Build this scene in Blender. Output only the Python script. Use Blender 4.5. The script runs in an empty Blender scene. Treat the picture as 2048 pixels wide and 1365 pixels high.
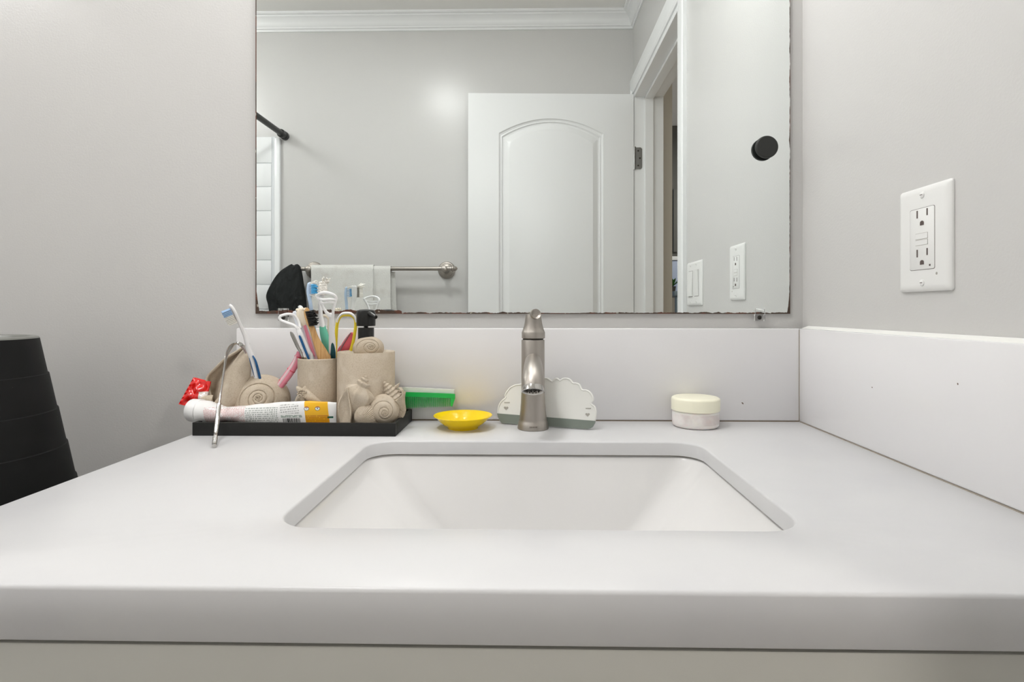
import bpy, bmesh, math, random
from mathutils import Vector, Matrix, noise

random.seed(7)
SC = bpy.context.scene
COL = SC.collection

# ------------------------------------------------------------------ camera
FPX, PPX, PPY, YAW = 1150.0, 1032.0, 620.0, math.radians(1.15)
CAM = Vector((0.0, 0.0, 1.12))
cam_data = bpy.data.cameras.new('camera')
cam_data.sensor_width = 36.0
cam_data.lens = 36.0 * FPX / 2048.0
cam_data.shift_x = -(PPX - 1024.0) / 2048.0
cam_data.shift_y = -(682.5 - PPY) / 2048.0
cam_data.clip_start = 0.02
cam = bpy.data.objects.new('camera', cam_data)
COL.objects.link(cam)
cam.location = CAM
cam.rotation_euler = (math.radians(90), 0, YAW)
SC.camera = cam

# ------------------------------------------------------------------ world, exposure
world = bpy.data.worlds.new('world')
SC.world = world
world.use_nodes = True
world.node_tree.nodes['Background'].inputs[0].default_value = (0.80, 0.84, 0.9, 1)
world.node_tree.nodes['Background'].inputs[1].default_value = 0.35
SC.view_settings.view_transform = 'Standard'
SC.view_settings.look = 'None'
SC.view_settings.gamma = 1.0
SC.view_settings.use_curve_mapping = False
SC.view_settings.exposure = 0.06
CEILING_LAMP_W = 6.6
GLOBE_STRENGTH = 26.0
LAMP_TINT = (1.0, 0.994, 0.99)
HALL_FILL_W = 22.0
SC.cycles.max_bounces = 14
SC.cycles.diffuse_bounces = 8
SC.cycles.glossy_bounces = 6
SC.cycles.transmission_bounces = 8

# ------------------------------------------------------------------ room measures (metres)
YW = 0.921          # vanity wall
YM = 0.917          # front of the mirror glass
YF = 0.9015         # face of the backsplash
XW = 0.436          # right wall
YB = -0.554         # wall behind the camera
XL = -1.78          # wall behind the bathtub
ZC = CAM.z
ZT = ZC - 0.174     # counter top
ZCEIL = ZC + 1.229
TRAY_Z = ZT + 0.003

RV = Vector((math.cos(YAW), math.sin(YAW), 0))
FV = Vector((-math.sin(YAW), math.cos(YAW), 0))
def ray(px, py):
    return RV * ((px - PPX) / FPX) + FV + Vector((0, 0, -(py - PPY) / FPX))
def at(px, py, Y):
    d = ray(px, py); return CAM + d * (Y / d.y)
def atz(px, py, z):
    d = ray(px, py); return CAM + d * ((z - CAM.z) / d.z)
def atx(px, py, x):
    d = ray(px, py); return CAM + d * (x / d.x)
def mir(px, py, Y):
    p = at(px, py, 2 * YM - Y); p.y = Y; return p
def mirx(px, py, x):
    p = atx(px, py, x); p.y = 2 * YM - p.y; return p
def onplane(px, py, p0, n):
    d = ray(px, py); return CAM + d * ((p0 - CAM).dot(n) / d.dot(n))

# ------------------------------------------------------------------ material helpers
def lin(c):
    c = c / 255.0
    return c / 12.92 if c <= 0.04045 else ((c + 0.055) / 1.055) ** 2.4
def rgb(r, g, b):
    return (lin(r), lin(g), lin(b), 1.0)

class E:
    """tiny expression wrapper over shader math nodes"""
    def __init__(self, nt, s): self.nt, self.s = nt, s
    def _op(self, op, o=None, c=None):
        n = self.nt.nodes.new('ShaderNodeMath'); n.operation = op
        for i, v in enumerate((self, o, c)):
            if v is None: continue
            if isinstance(v, E): self.nt.links.new(v.s, n.inputs[i])
            else: n.inputs[i].default_value = v
        return E(self.nt, n.outputs[0])
    def __add__(self, o): return self._op('ADD', o)
    def __sub__(self, o): return self._op('SUBTRACT', o)
    def __mul__(self, o): return self._op('MULTIPLY', o)
    def __truediv__(self, o): return self._op('DIVIDE', o)
    def __lt__(self, o): return self._op('LESS_THAN', o)
    def __gt__(self, o): return self._op('GREATER_THAN', o)
    def max(self, o): return self._op('MAXIMUM', o)
    def min(self, o): return self._op('MINIMUM', o)
    def abs(self): return self._op('ABSOLUTE')
    def frac(self): return self._op('FRACT')
    def floor(self): return self._op('FLOOR')
    def sqrt(self): return self._op('SQRT')
    def between(self, a, b): return (self > a) * (self < b)
    def inv(self): return (self * -1.0) + 1.0

class M:
    def __init__(self, name, col, rough=0.5, metal=0.0, spec=0.5, coat=0.0, trans=0.0, ior=1.45, sss=0.0, emit=None, estr=0.0, alpha=1.0, coat_rough=0.1):
        m = self.m = bpy.data.materials.new(name)
        m.use_nodes = True
        self.nt = m.node_tree
        self.b = self.nt.nodes['Principled BSDF']
        i = self.b.inputs
        i['Base Color'].default_value = col
        i['Roughness'].default_value = rough
        i['Metallic'].default_value = metal
        i['Specular IOR Level'].default_value = spec
        i['Coat Weight'].default_value = coat
        i['Coat Roughness'].default_value = coat_rough
        i['Transmission Weight'].default_value = trans
        i['IOR'].default_value = ior
        i['Alpha'].default_value = alpha
        if sss:
            i['Subsurface Weight'].default_value = sss
            i['Subsurface Scale'].default_value = 0.004
        if emit:
            i['Emission Color'].default_value = emit
            i['Emission Strength'].default_value = estr
        self.base = col
        self._co = None
    def coord(self, kind='Object'):
        n = self.nt.nodes.new('ShaderNodeTexCoord')
        return n.outputs[kind]
    def xyz(self):
        n = self.nt.nodes.new('ShaderNodeSeparateXYZ')
        self.nt.links.new(self.coord(), n.inputs[0])
        return [E(self.nt, n.outputs[k]) for k in range(3)]
    def vec(self, x, y, z):
        n = self.nt.nodes.new('ShaderNodeCombineXYZ')
        for k, v in enumerate((x, y, z)):
            if isinstance(v, E): self.nt.links.new(v.s, n.inputs[k])
            else: n.inputs[k].default_value = v
        return n.outputs[0]
    def noise(self, scale, detail=3, vec=None, rough=0.5, dist=0.0):
        n = self.nt.nodes.new('ShaderNodeTexNoise')
        n.inputs['Scale'].default_value = scale
        n.inputs['Detail'].default_value = detail
        n.inputs['Roughness'].default_value = rough
        n.inputs['Distortion'].default_value = dist
        self.nt.links.new(vec if vec is not None else self.coord(), n.inputs['Vector'])
        return E(self.nt, n.outputs['Fac'])
    def ramp(self, e, a, b):
        n = self.nt.nodes.new('ShaderNodeMapRange')
        n.inputs[1].default_value = a; n.inputs[2].default_value = b
        self.nt.links.new(e.s, n.inputs[0])
        return E(self.nt, n.outputs[0])
    def mixcol(self, fac, col, sock='Base Color'):
        """lay colour col over the current base colour where fac is 1"""
        n = self.nt.nodes.new('ShaderNodeMix'); n.data_type = 'RGBA'
        ins = self.b.inputs[sock]
        if ins.links: self.nt.links.new(ins.links[0].from_socket, n.inputs[6])
        else: n.inputs[6].default_value = ins.default_value
        n.inputs[7].default_value = col
        self.nt.links.new(fac.s, n.inputs[0])
        self.nt.links.new(n.outputs[2], ins)
        return self
    def mixval(self, fac, val, sock):
        ins = self.b.inputs[sock]
        base = E(self.nt, ins.links[0].from_socket) if ins.links else ins.default_value
        if isinstance(base, E): e = base * fac.inv() + fac * val
        else: e = fac * (val - base) + base
        self.nt.links.new(e.s, ins)
        return self
    def bump(self, e, strength=0.3, dist=0.001):
        n = self.nt.nodes.new('ShaderNodeBump')
        n.inputs['Strength'].default_value = strength
        n.inputs['Distance'].default_value = dist
        self.nt.links.new(e.s, n.inputs['Height'])
        self.nt.links.new(n.outputs[0], self.b.inputs['Normal'])
        if self.b.inputs['Coat Weight'].default_value > 0:
            self.nt.links.new(n.outputs[0], self.b.inputs['Coat Normal'])
        return self
    def mottle(self, scale, col, lo=0.45, hi=0.7, detail=4):
        return self.mixcol(self.ramp(self.noise(scale, detail), lo, hi), col)

# ------------------------------------------------------------------ materials
wall_m = M('wall_paint', rgb(202, 201, 199), rough=0.25, spec=0.38)
wall_m.bump(wall_m.noise(330, 3), 0.16, 0.0012)
ceil_m = M('ceiling_paint', rgb(236, 235, 232), rough=0.8)
trim_m = M('white_gloss_paint', rgb(232, 233, 233), rough=0.3, spec=0.5)
door_m = M('door_paint', rgb(230, 231, 231), rough=0.32, spec=0.5)
counter_m = M('white_quartz', rgb(207, 207, 208), rough=0.32, spec=0.35)
counter_m.mottle(9, rgb(202, 202, 204), 0.5, 0.75, 6)
splash_m = M('white_quartz_splash', rgb(229, 228, 229), rough=0.14, spec=0.45)
_x, _y, _z = splash_m.xyz()
splash_m.mixcol(splash_m.ramp(splash_m.noise(95, 1), 0.815, 0.82), rgb(120, 105, 95))
sink_m = M('white_porcelain', rgb(222, 221, 220), rough=0.2, spec=0.55)
cab_m = M('cabinet_paint', rgb(193, 192, 185), rough=0.45)
caulk_m = M('joint_caulk', rgb(158, 150, 138), rough=0.7)
grime_m = M('joint_grime', rgb(120, 104, 84), rough=0.8)
nickel_m = M('brushed_nickel', rgb(176, 170, 163), rough=0.44, metal=1.0)
_nx, _ny, _nz = nickel_m.xyz()
nickel_m.bump(nickel_m.noise(60, 2, nickel_m.vec(_nx * 1.0, _ny * 1.0, _nz * 60.0)), 0.05, 0.0003)
steel_m = M('polished_steel', rgb(190, 188, 184), rough=0.16, metal=1.0)
darkmetal_m = M('dark_gap', rgb(48, 44, 38), rough=0.6)
black_m = M('black_matte_wood', rgb(38, 38, 37), rough=0.5, spec=0.3)
black_m.bump(black_m.noise(260, 3), 0.2, 0.0006)
blackpl_m = M('black_plastic', rgb(28, 28, 27), rough=0.3)
bin_m = M('black_rubber', rgb(16, 17, 17), rough=0.6, spec=0.25)
bin_m.mixcol(bin_m.ramp(bin_m.noise(240, 1), 0.80, 0.83), rgb(150, 150, 145)); bin_m.mottle(14, rgb(26, 26, 26), 0.45, 0.8)
rubbertop_m = M('bin_top', rgb(120, 121, 116), rough=0.35)
stone_m = M('sandstone_resin', rgb(194, 181, 162), rough=0.72, spec=0.3)
stone_m.mottle(700, rgb(178, 163, 144), 0.45, 0.75, 2).mottle(60, rgb(205, 194, 178), 0.5, 0.8, 2)
stone_m.bump(stone_m.noise(900, 2), 0.12, 0.0004)
white_pl = M('white_plastic', rgb(238, 238, 238), rough=0.3, spec=0.5)
plate_m = M('plate_plastic', rgb(229, 229, 227), rough=0.28, spec=0.5)
slot_m = M('socket_slot', rgb(92, 80, 76), rough=0.7)
whitetr_m = M('clear_white_plastic', rgb(238, 238, 240), rough=0.28, spec=0.5)
blue_m = M('blue_rubber', rgb(22, 88, 142), rough=0.42)
lblue_m = M('light_blue_plastic', rgb(190, 212, 236), rough=0.28)
bluebr_m = M('blue_bristles', rgb(70, 170, 222), rough=0.55)
pbluebr_m = M('pale_blue_bristles', rgb(158, 190, 226), rough=0.55)
whitebr_m = M('white_bristles', rgb(236, 233, 226), rough=0.6)
blackbr_m = M('black_bristles', rgb(22, 21, 20), rough=0.6)
pink_m = M('pink_plastic', rgb(232, 140, 160), rough=0.22, spec=0.5)
ppink_m = M('pale_pink_plastic', rgb(238, 205, 212), rough=0.25)
rose_m = M('rose_plastic', rgb(216, 92, 110), rough=0.22)
cream_m = M('cream_plastic', rgb(235, 224, 204), rough=0.38)
bamboo_m = M('bamboo', rgb(203, 162, 108), rough=0.5)
_bx, _by, _bz = bamboo_m.xyz()
bamboo_m.mixcol(bamboo_m.ramp(bamboo_m.noise(180, 3, bamboo_m.vec(_bx * 3.0, _by, _bz * 0.25)), 0.45, 0.7), rgb(178, 130, 78))
green_h = M('sea_green_plastic', rgb(104, 186, 160), rough=0.35)
teal_m = M('dark_teal_rubber', rgb(18, 78, 86), rough=0.45)
pgreen_m = M('pale_green_plastic', rgb(210, 222, 210), rough=0.3)
yellow_m = M('yellow_rubber', rgb(240, 214, 52), rough=0.35)
bowl_m = M('yellow_plastic', rgb(247, 212, 18), rough=0.17, spec=0.5)
greyedge_m = M('grey_rubber', rgb(150, 132, 142), rough=0.5)
comb_m = M('green_comb_plastic', rgb(40, 205, 98), rough=0.2, spec=0.5, trans=0.15)
combw_m = M('white_comb_plastic', rgb(244, 244, 240), rough=0.25)
sil_m = M('white_silicone', rgb(238, 238, 233), rough=0.42)
silg_m = M('grey_silicone', rgb(126, 134, 126), rough=0.4)
mark_m = M('grey_print', rgb(172, 168, 160), rough=0.6)
lid_m = M('cream_lid', rgb(243, 240, 218), rough=0.35)
jar_m = M('frosted_jar', rgb(236, 231, 228), rough=0.3, spec=0.5, sss=0.2)
_jx, _jy, _jz = jar_m.xyz()
jar_m.mixcol(jar_m.ramp(jar_m.noise(38, 3), 0.42, 0.62) * _jz.between(0.006, 0.021), rgb(216, 206, 203))
mirror_m = M('mirror_glass', rgb(245, 249, 248), rough=0.0, metal=1.0)
clip_m = M('clear_plastic', rgb(250, 250, 250), rough=0.05, trans=1.0, ior=1.3)
knob_m = M('black_knob', rgb(40, 41, 39), rough=0.55)
towel_m = M('grey_towel', rgb(219, 219, 215), rough=0.95, spec=0.1)
towel_m.mottle(20, rgb(206, 203, 198), 0.5, 0.75, 3)
towel_m.bump(towel_m.noise(420, 2), 0.7, 0.003)
cloth_m = M('black_cloth', rgb(28, 31, 31), rough=0.75, spec=0.35)
cloth_m.bump(cloth_m.noise(13, 3, None, 0.45, 1.0), 0.6, 0.02)
rod_m = M('black_rod', rgb(40, 41, 40), rough=0.4)
tile_m = M('surround_tile', rgb(238, 240, 241), rough=0.15)
grout_m = M('surround_joint', rgb(214, 217, 219), rough=0.4)
floor_m = M('floor_tile', rgb(186, 183, 178), rough=0.35)
floor_m.mottle(6, rgb(172, 168, 162))
hinge_m = M('hinge_nickel', rgb(150, 150, 148), rough=0.35, metal=1.0)
hall_m = M('hall_paint', rgb(214, 209, 198), rough=0.6)
hallfloor_m = M('hall_floor', rgb(160, 140, 118), rough=0.45)
glow_m = M('lamp_diffuser', rgb(255, 250, 240), rough=0.5, emit=(1, 0.96, 0.9, 1), estr=6.0)

# ------------------------------------------------------------------ geometry helpers
ORG = {}
def catmull(keys, n):
    """keys: list of tuples; n samples per span"""
    k = [tuple(keys[0])] + [tuple(x) for x in keys] + [tuple(keys[-1])]
    out = []
    for i in range(1, len(k) - 2):
        p0, p1, p2, p3 = k[i - 1], k[i], k[i + 1], k[i + 2]
        for j in range(n):
            t = j / n
            out.append(tuple(0.5 * (2 * b + (c - a) * t + (2 * a - 5 * b + 4 * c - d) * t * t + (3 * b - a - 3 * c + d) * t ** 3)
                             for a, b, c, d in zip(p0, p1, p2, p3)))
    out.append(tuple(k[-2]))
    return out

class MB:
    def __init__(self): self.v, self.f, self.mi, self.cur, self.boxy = [], [], [], 0, False
    def add(self, vs, fs):
        o = len(self.v)
        self.v += [Vector(p) for p in vs]
        self.f += [tuple(i + o for i in f) for f in fs]
        self.mi += [self.cur] * len(fs)
        return self
    def box(self, a, b, bev=0.0, seg=2):
        bm = bmesh.new()
        bmesh.ops.create_cube(bm, size=1)
        a, b = Vector(a), Vector(b)
        for v in bm.verts:
            v.co = Vector([(a[i] + b[i]) / 2 + v.co[i] * (b[i] - a[i]) for i in range(3)])
        self.boxy = True
        if bev: bmesh.ops.bevel(bm, geom=bm.edges[:], offset=bev, segments=seg, affect='EDGES', profile=0.5)
        self.bm(bm); return self
    def bm(self, bm):
        bm.verts.index_update()
        self.add([v.co.copy() for v in bm.verts], [[v.index for v in f.verts] for f in bm.faces])
        bm.free()
    def rings(self, rs, cap0=True, cap1=True, closed=True):
        n = len(rs[0]); vs = [p for r in rs for p in r]; fs = []
        m = n if closed else n - 1
        for i in range(len(rs) - 1):
            for j in range(m):
                k = (j + 1) % n
                fs.append((i * n + j, i * n + k, (i + 1) * n + k, (i + 1) * n + j))
        if cap0: fs.append(tuple(reversed(range(n))))
        if cap1: fs.append(tuple((len(rs) - 1) * n + j for j in range(n)))
        return self.add(vs, fs)
    def lathe(self, prof, c, axis=(0, 0, 1), seg=40, cap0=True, cap1=True, ref=None):
        """prof: (r, h) along axis from centre c"""
        ax = Vector(axis).normalized()
        u = ax.cross(Vector(ref) if ref else (Vector((0, 1, 0)) if abs(ax.z) > 0.7 else Vector((0, 0, 1)))).normalized()
        w = ax.cross(u)
        c = Vector(c)
        rs = [[c + ax * h + (u * math.cos(2 * math.pi * j / seg) + w * math.sin(2 * math.pi * j / seg)) * max(r, 1e-5) for j in range(seg)] for r, h in prof]
        return self.rings(rs, cap0, cap1)
    def sweep(self, keys, face=(0, -1, 0), n=6, seg=12, power=2.0, caps=True, closed=False, wdir=None):
        """keys: (point, half_width, half_thickness); face: direction of the thickness"""
        ks = [(k[0][0], k[0][1], k[0][2], k[1], k[2]) for k in keys]
        if closed: ks = ks + [ks[0]]
        s = catmull(ks, n)
        if closed: s = s[:-1]
        P = [Vector(q[:3]) for q in s]
        face = Vector(face); rs = []
        L = len(P)
        for i, p in enumerate(P):
            if closed: t = P[(i + 1) % L] - P[i - 1]
            else: t = P[min(i + 1, L - 1)] - P[max(i - 1, 0)]
            t.normalize()
            b = t.cross(face) if wdir is None else Vector(wdir) - t * t.dot(Vector(wdir))
            if b.length < 1e-4: b = t.cross(Vector((1, 0, 0.1)))
            b.normalize(); nn = b.cross(t)
            ring = []
            for j in range(seg):
                a = 2 * math.pi * j / seg
                ca, sa = math.cos(a), math.sin(a)
                ca = math.copysign(abs(ca) ** (2 / power), ca); sa = math.copysign(abs(sa) ** (2 / power), sa)
                ring.append(p + b * (ca * max(s[i][3], 1e-5)) + nn * (sa * max(s[i][4], 1e-5)))
            rs.append(ring)
        if closed: rs.append(rs[0]); return self.rings(rs, False, False)
        return self.rings(rs, caps, caps)
    def prism(self, pts, d):
        """polygon pts extruded by vector d"""
        d = Vector(d); n = len(pts)
        vs = [Vector(p) for p in pts] + [Vector(p) + d for p in pts]
        fs = [tuple(range(n)), tuple(reversed(range(n, 2 * n)))] + [(j, j + n, (j + 1) % n + n, (j + 1) % n) for j in range(n)]
        return self.add(vs, fs)
    def grid(self, fn, nu, nv, thick=None):
        vs = [fn(i / nu, j / nv) for i in range(nu + 1) for j in range(nv + 1)]
        fs = [(i * (nv + 1) + j, (i + 1) * (nv + 1) + j, (i + 1) * (nv + 1) + j + 1, i * (nv + 1) + j + 1) for i in range(nu) for j in range(nv)]
        if thick is None: return self.add(vs, fs)
        d = Vector(thick); m = len(vs)
        vs2 = [Vector(v) + d for v in vs]
        fs2 = [tuple(reversed([k + m for k in f])) for f in fs]
        rim = []
        W = nv + 1
        loop = [i * W for i in range(nu + 1)] + [nu * W + j for j in range(1, nv + 1)] + [i * W + nv for i in range(nu - 1, -1, -1)] + [j for j in range(nv - 1, 0, -1)]
        for a, b in zip(loop, loop[1:] + loop[:1]): rim.append((b, a, a + m, b + m))
        return self.add(vs + vs2, fs + fs2 + rim)
    def build(self, name, mat, parent=None, base=None, sharp=35, smooth=True, kind=None):
        if parent is not None: o0 = ORG[parent.name]
        elif base is not None: o0 = Vector(base)
        else:
            xs = [p.x for p in self.v]; ys = [p.y for p in self.v]; zs = [p.z for p in self.v]
            o0 = Vector(((min(xs) + max(xs)) / 2, (min(ys) + max(ys)) / 2, min(zs)))
        me = bpy.data.meshes.new(name)
        me.from_pydata([p - o0 for p in self.v], [], self.f)
        mats = mat if isinstance(mat, (list, tuple)) else [mat]
        for m in mats: me.materials.append(m.m if isinstance(m, M) else m)
        if len(mats) > 1: me.polygons.foreach_set('material_index', self.mi)
        bm = bmesh.new(); bm.from_mesh(me)
        bmesh.ops.remove_doubles(bm, verts=bm.verts, dist=2e-6)
        bmesh.ops.recalc_face_normals(bm, faces=bm.faces)
        bm.to_mesh(me); bm.free()
        if smooth:
            me.polygons.foreach_set('use_smooth', [True] * len(me.polygons))
            me.set_sharp_from_angle(angle=math.radians(min(sharp, 24) if self.boxy else sharp))
        me.update()
        o = bpy.data.objects.new(name, me)
        COL.objects.link(o)
        if parent is not None: o.parent = parent
        else: o.location = o0
        ORG[o.name] = o0
        if kind: o['kind'] = kind
        return o

def tag(o, label, cat, group=None):
    o['label'] = label; o['category'] = cat
    if group: o['group'] = group
    return o
def thing(name, label, cat, base, group=None):
    o = bpy.data.objects.new(name, None); COL.objects.link(o)
    o.empty_display_size = 0.02
    o.location = base; ORG[o.name] = Vector(base)
    return tag(o, label, cat, group)
def struct(o, label=None):
    o['kind'] = 'structure'
    if label: o['label'] = label
    return o
def rrect(cx, cy, hw, hd, r, n=8):
    """rounded rectangle, ccw"""
    out = []
    for sx, sy, a0 in ((1, 1, 0), (-1, 1, 90), (-1, -1, 180), (1, -1, 270)):
        for k in range(n + 1):
            a = math.radians(a0 + 90 * k / n)
            out.append((cx + sx * (hw - r) + r * math.cos(a), cy + sy * (hd - r) + r * math.sin(a)))
    return out

# ================================================================== THE ROOM
TH = 0.10
WALLX0 = XL - TH
# doorway in the right wall
DY0, DY1, DZ = -0.535, 0.185, ZC + 0.885
CASW = 0.064
XH = XW + 0.115     # hall side of the right wall

mb = MB().box((WALLX0, YB - TH, -0.05), (XH, YW + TH, 0.0)); struct(mb.build('floor', floor_m, base=(0, 0, -0.05)))
mb = MB().box((WALLX0, YB - TH, ZCEIL), (XH, YW + TH, ZCEIL + 0.06)); struct(mb.build('ceiling', ceil_m, base=(0, 0, ZCEIL)))
mb = MB().box((WALLX0, YW, 0), (XH, YW + TH, ZCEIL)); struct(mb.build('wall_back', wall_m, base=(0, YW, 0)))
mb = MB().box((WALLX0, YB - TH, 0), (XH, YB, ZCEIL)); struct(mb.build('wall_front', wall_m, base=(0, YB, 0)))
mb = MB().box((WALLX0, YB, 0), (XL, YW, ZCEIL)); struct(mb.build('wall_left', wall_m, base=(XL, 0, 0)))
mb = MB()
mb.box((XW, DY1, 0), (XH, YW, ZCEIL))
mb.box((XW, DY0, DZ), (XH, DY1, ZCEIL))
mb.box((XW, YB, 0), (XH, DY0, ZCEIL))
struct(mb.build('wall_right', wall_m, base=(XW, 0, 0)))

# crown moulding: profile (out from wall, down from ceiling)
CR = [(0, -0.066), (0.004, -0.066), (0.005, -0.058), (0.010, -0.056), (0.0105, -0.050), (0.013, -0.047),
      (0.016, -0.036), (0.021, -0.027), (0.028, -0.020), (0.034, -0.016), (0.0345, -0.011), (0.042, -0.009), (0.045, -0.006), (0.045, 0.0), (0, 0)]
def crown(name, a, b, nrm, m0, m1):
    """a->b along the wall foot; nrm into the room; m0/m1: how the ends mitre"""
    a, b, nrm = Vector(a), Vector(b), Vector(nrm)
    t = (b - a).normalized()
    r0 = [a + nrm * o + t * (o * m0) + Vector((0, 0, d)) for o, d in CR]
    r1 = [b + nrm * o - t * (o * m1) + Vector((0, 0, d)) for o, d in CR]
    mb = MB().rings([r0, r1])
    return struct(mb.build(name, trim_m, base=((a + b) / 2), sharp=25))
zc = ZCEIL
crown('trim_1', (XL, YB, zc), (XW, YB, zc), (0, 1, 0), 1, 1)
crown('trim_2', (XW, YB, zc), (XW, YW, zc), (-1, 0, 0), 1, 1)
crown('trim_3', (XL, YW, zc), (XW, YW, zc), (0, -1, 0), 1, 1)
crown('trim_4', (XL, YB, zc), (XL, YW, zc), (1, 0, 0), 1, 1)

# door casing, jamb and stop on the right wall
def casing_profile(w, t):     # across the width (0 at the opening), thickness
    return [(0, 0), (0, t * 0.55), (w * 0.08, t * 0.75), (w * 0.16, t * 0.6), (w * 0.30, t * 0.95), (w * 0.6, t), (w * 0.92, t), (w, t * 0.8), (w, 0)]
CP = casing_profile(CASW, 0.013)
mb = MB()
# head piece, mitred
mb.rings([[Vector((XW - d, DY0 - min(w, 0.018), DZ + w)) for w, d in CP], [Vector((XW - d, DY1 + w, DZ + w)) for w, d in CP]])
mb.rings([[Vector((XW - d, DY1 + w, DZ + w)) for w, d in CP], [Vector((XW - d, DY1 + w, 0)) for w, d in CP]])
mb.rings([[Vector((XW - d, DY0 - w * 0.28, DZ + w)) for w, d in CP], [Vector((XW - d, DY0 - w * 0.28, 0)) for w, d in CP]])
struct(mb.build('trim_5', trim_m, base=(XW, DY1, 0), sharp=25), 'white moulded casing around the doorway')
JT = 0.018
mb = MB()
mb.box((XW - 0.002, DY0, 0), (XH + 0.002, DY0 + JT, DZ), 0.001)
mb.box((XW - 0.002, DY1 - JT, 0), (XH + 0.002, DY1, DZ), 0.001)
mb.box((XW - 0.002, DY0 + JT, DZ - JT), (XH + 0.002, DY1 - JT, DZ), 0.001)
sx0, sx1 = XW + 0.040, XW + 0.075
mb.box((sx0, DY0 + JT, 0), (sx1, DY0 + JT + 0.011, DZ - JT), 0.002)
mb.box((sx0, DY1 - JT - 0.011, 0), (sx1, DY1 - JT, DZ - JT), 0.002)
mb.box((sx0, DY0 + JT, DZ - JT - 0.011), (sx1, DY1 - JT, DZ - JT), 0.002)
struct(mb.build('trim_6', trim_m, base=(XW, DY1, 0), smooth=False), 'white door jamb with stop strip')

# ------------------------------------------------------------------ the open door leaf
HNG = Vector((0.4315, -0.512, 0)); FRE = Vector((-0.240, -0.486, 0))
DU = (FRE - HNG); DW = DU.length; DU.normalize()
DN = Vector((DU.y, -DU.x, 0)); 
if DN.y < 0: DN = -DN               # towards the mirror
DTOP, DBOT = ZC + 0.877, 0.012
DTH = 0.035
def dpt(u, z, d): return HNG + DU * u + DN * d + Vector((0, 0, z))
def offset_in(pts, d):
    n = len(pts); out = []
    for i in range(n):
        a, b, c = Vector(pts[i - 1]), Vector(pts[i]), Vector(pts[(i + 1) % n])
        t1 = (b - a).normalized(); t2 = (c - b).normalized()
        n1 = Vector((-t1.y, t1.x)); n2 = Vector((-t2.y, t2.x))
        m = (n1 + n2).normalized()
        out.append(tuple(b + m * (d / max(0.3, m.dot(n1)))))
    return out
def panel(mb, u0, u1, z0, z1, a0, a1, b0, b1, rise):
    """door face u0..u1 x z0..z1 with a moulded panel a0..a1 x b0..b1, top edge arched by rise"""
    N = 10; inner = []; outer = []
    for k in range(N): t = k / N; inner.append((a0 + (a1 - a0) * t, b0)); outer.append((u0 + (u1 - u0) * t, z0))
    for k in range(N): t = k / N; inner.append((a1, b0 + (b1 - b0) * t)); outer.append((u1, z0 + (z1 - z0) * t))
    NA = 28
    for k in range(NA):
        t = k / NA; x = a1 + (a0 - a1) * t
        inner.append((x, b1 + rise * 4 * t * (1 - t))); outer.append((u1 + (u0 - u1) * t, z1))
    for k in range(N): t = k / N; inner.append((a0, b1 + (b0 - b1) * t)); outer.append((u0, z1 + (z0 - z1) * t))
    steps = [(0, 0), (0.003, -0.0045), (0.008, -0.0065), (0.012, -0.0050), (0.016, -0.0098), (0.021, -0.0100), (0.041, -0.0012), (0.0425, -0.0006)]
    rs = [[dpt(u, z, 0) for u, z in outer]]
    for o, d in steps:
        q = (a1 - a0 - 2 * o) / (a1 - a0); um = (a0 + a1) / 2
        rs.append([dpt(um + (u - um) * q, (b0 + o + (z - b0) * ((b1 - b0 - 2 * o) / (b1 - b0))) if z <= b1 + 1e-9 else z - o, d) for u, z in inner])
    mb.rings(rs, False, True)
mb = MB()
mid = 0.93
panel(mb, 0, DW, mid, DTOP, 0.124, DW - 0.124, mid + 0.06, ZC + 0.716, 0.060)
panel(mb, 0, DW, DBOT, mid, 0.124, DW - 0.124, DBOT + 0.22, mid - 0.05, 0.0)
q = [dpt(0, DBOT, 0), dpt(DW, DBOT, 0), dpt(DW, DBOT, -DTH), dpt(0, DBOT, -DTH)]
p = [x + Vector((0, 0, DTOP - DBOT)) for x in q]
for a, b, c, d in ((q[0], q[3], q[2], q[1]), (p[0], p[1], p[2], p[3]), (q[1], q[2], p[2], p[1]), (q[3], q[0], p[0], p[3]), (q[2], q[3], p[3], p[2])):
    mb.add([a, b, c, d], [(0, 1, 2, 3)])
leaf = mb.build('door_1', door_m, base=(HNG.x, HNG.y, DBOT), sharp=20)
struct(leaf, 'white moulded door with arched panel standing open against the wall')
for hz in (ZC + 0.617, 0.28):
    mb = MB()
    mb.prism([(XW + 0.002 + x, DY0 + JT, hz + z) for x, z in ((0, -0.044), (0.022, -0.044), (0.028, -0.038), (0.028, 0.038), (0.022, 0.044), (0, 0.044))], (0, 0.0025, 0))
    mb.lathe([(0.0055, -0.046), (0.0055, 0.046)], (XW - 0.001, DY0 + JT + 0.003, hz), seg=14)
    hg = mb.build('hinge', hinge_m, leaf)
    mb = MB()
    for dz, dx in ((-0.030, 0.012), (0.0, 0.019), (0.030, 0.012)):
        mb.lathe([(0.0035, 0), (0.0035, 0.0008)], (XW + 0.002 + dx, DY0 + JT + 0.0025, hz + dz), (0, 1, 0), seg=10)
    mb.build('screw', darkmetal_m, hg)

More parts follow.
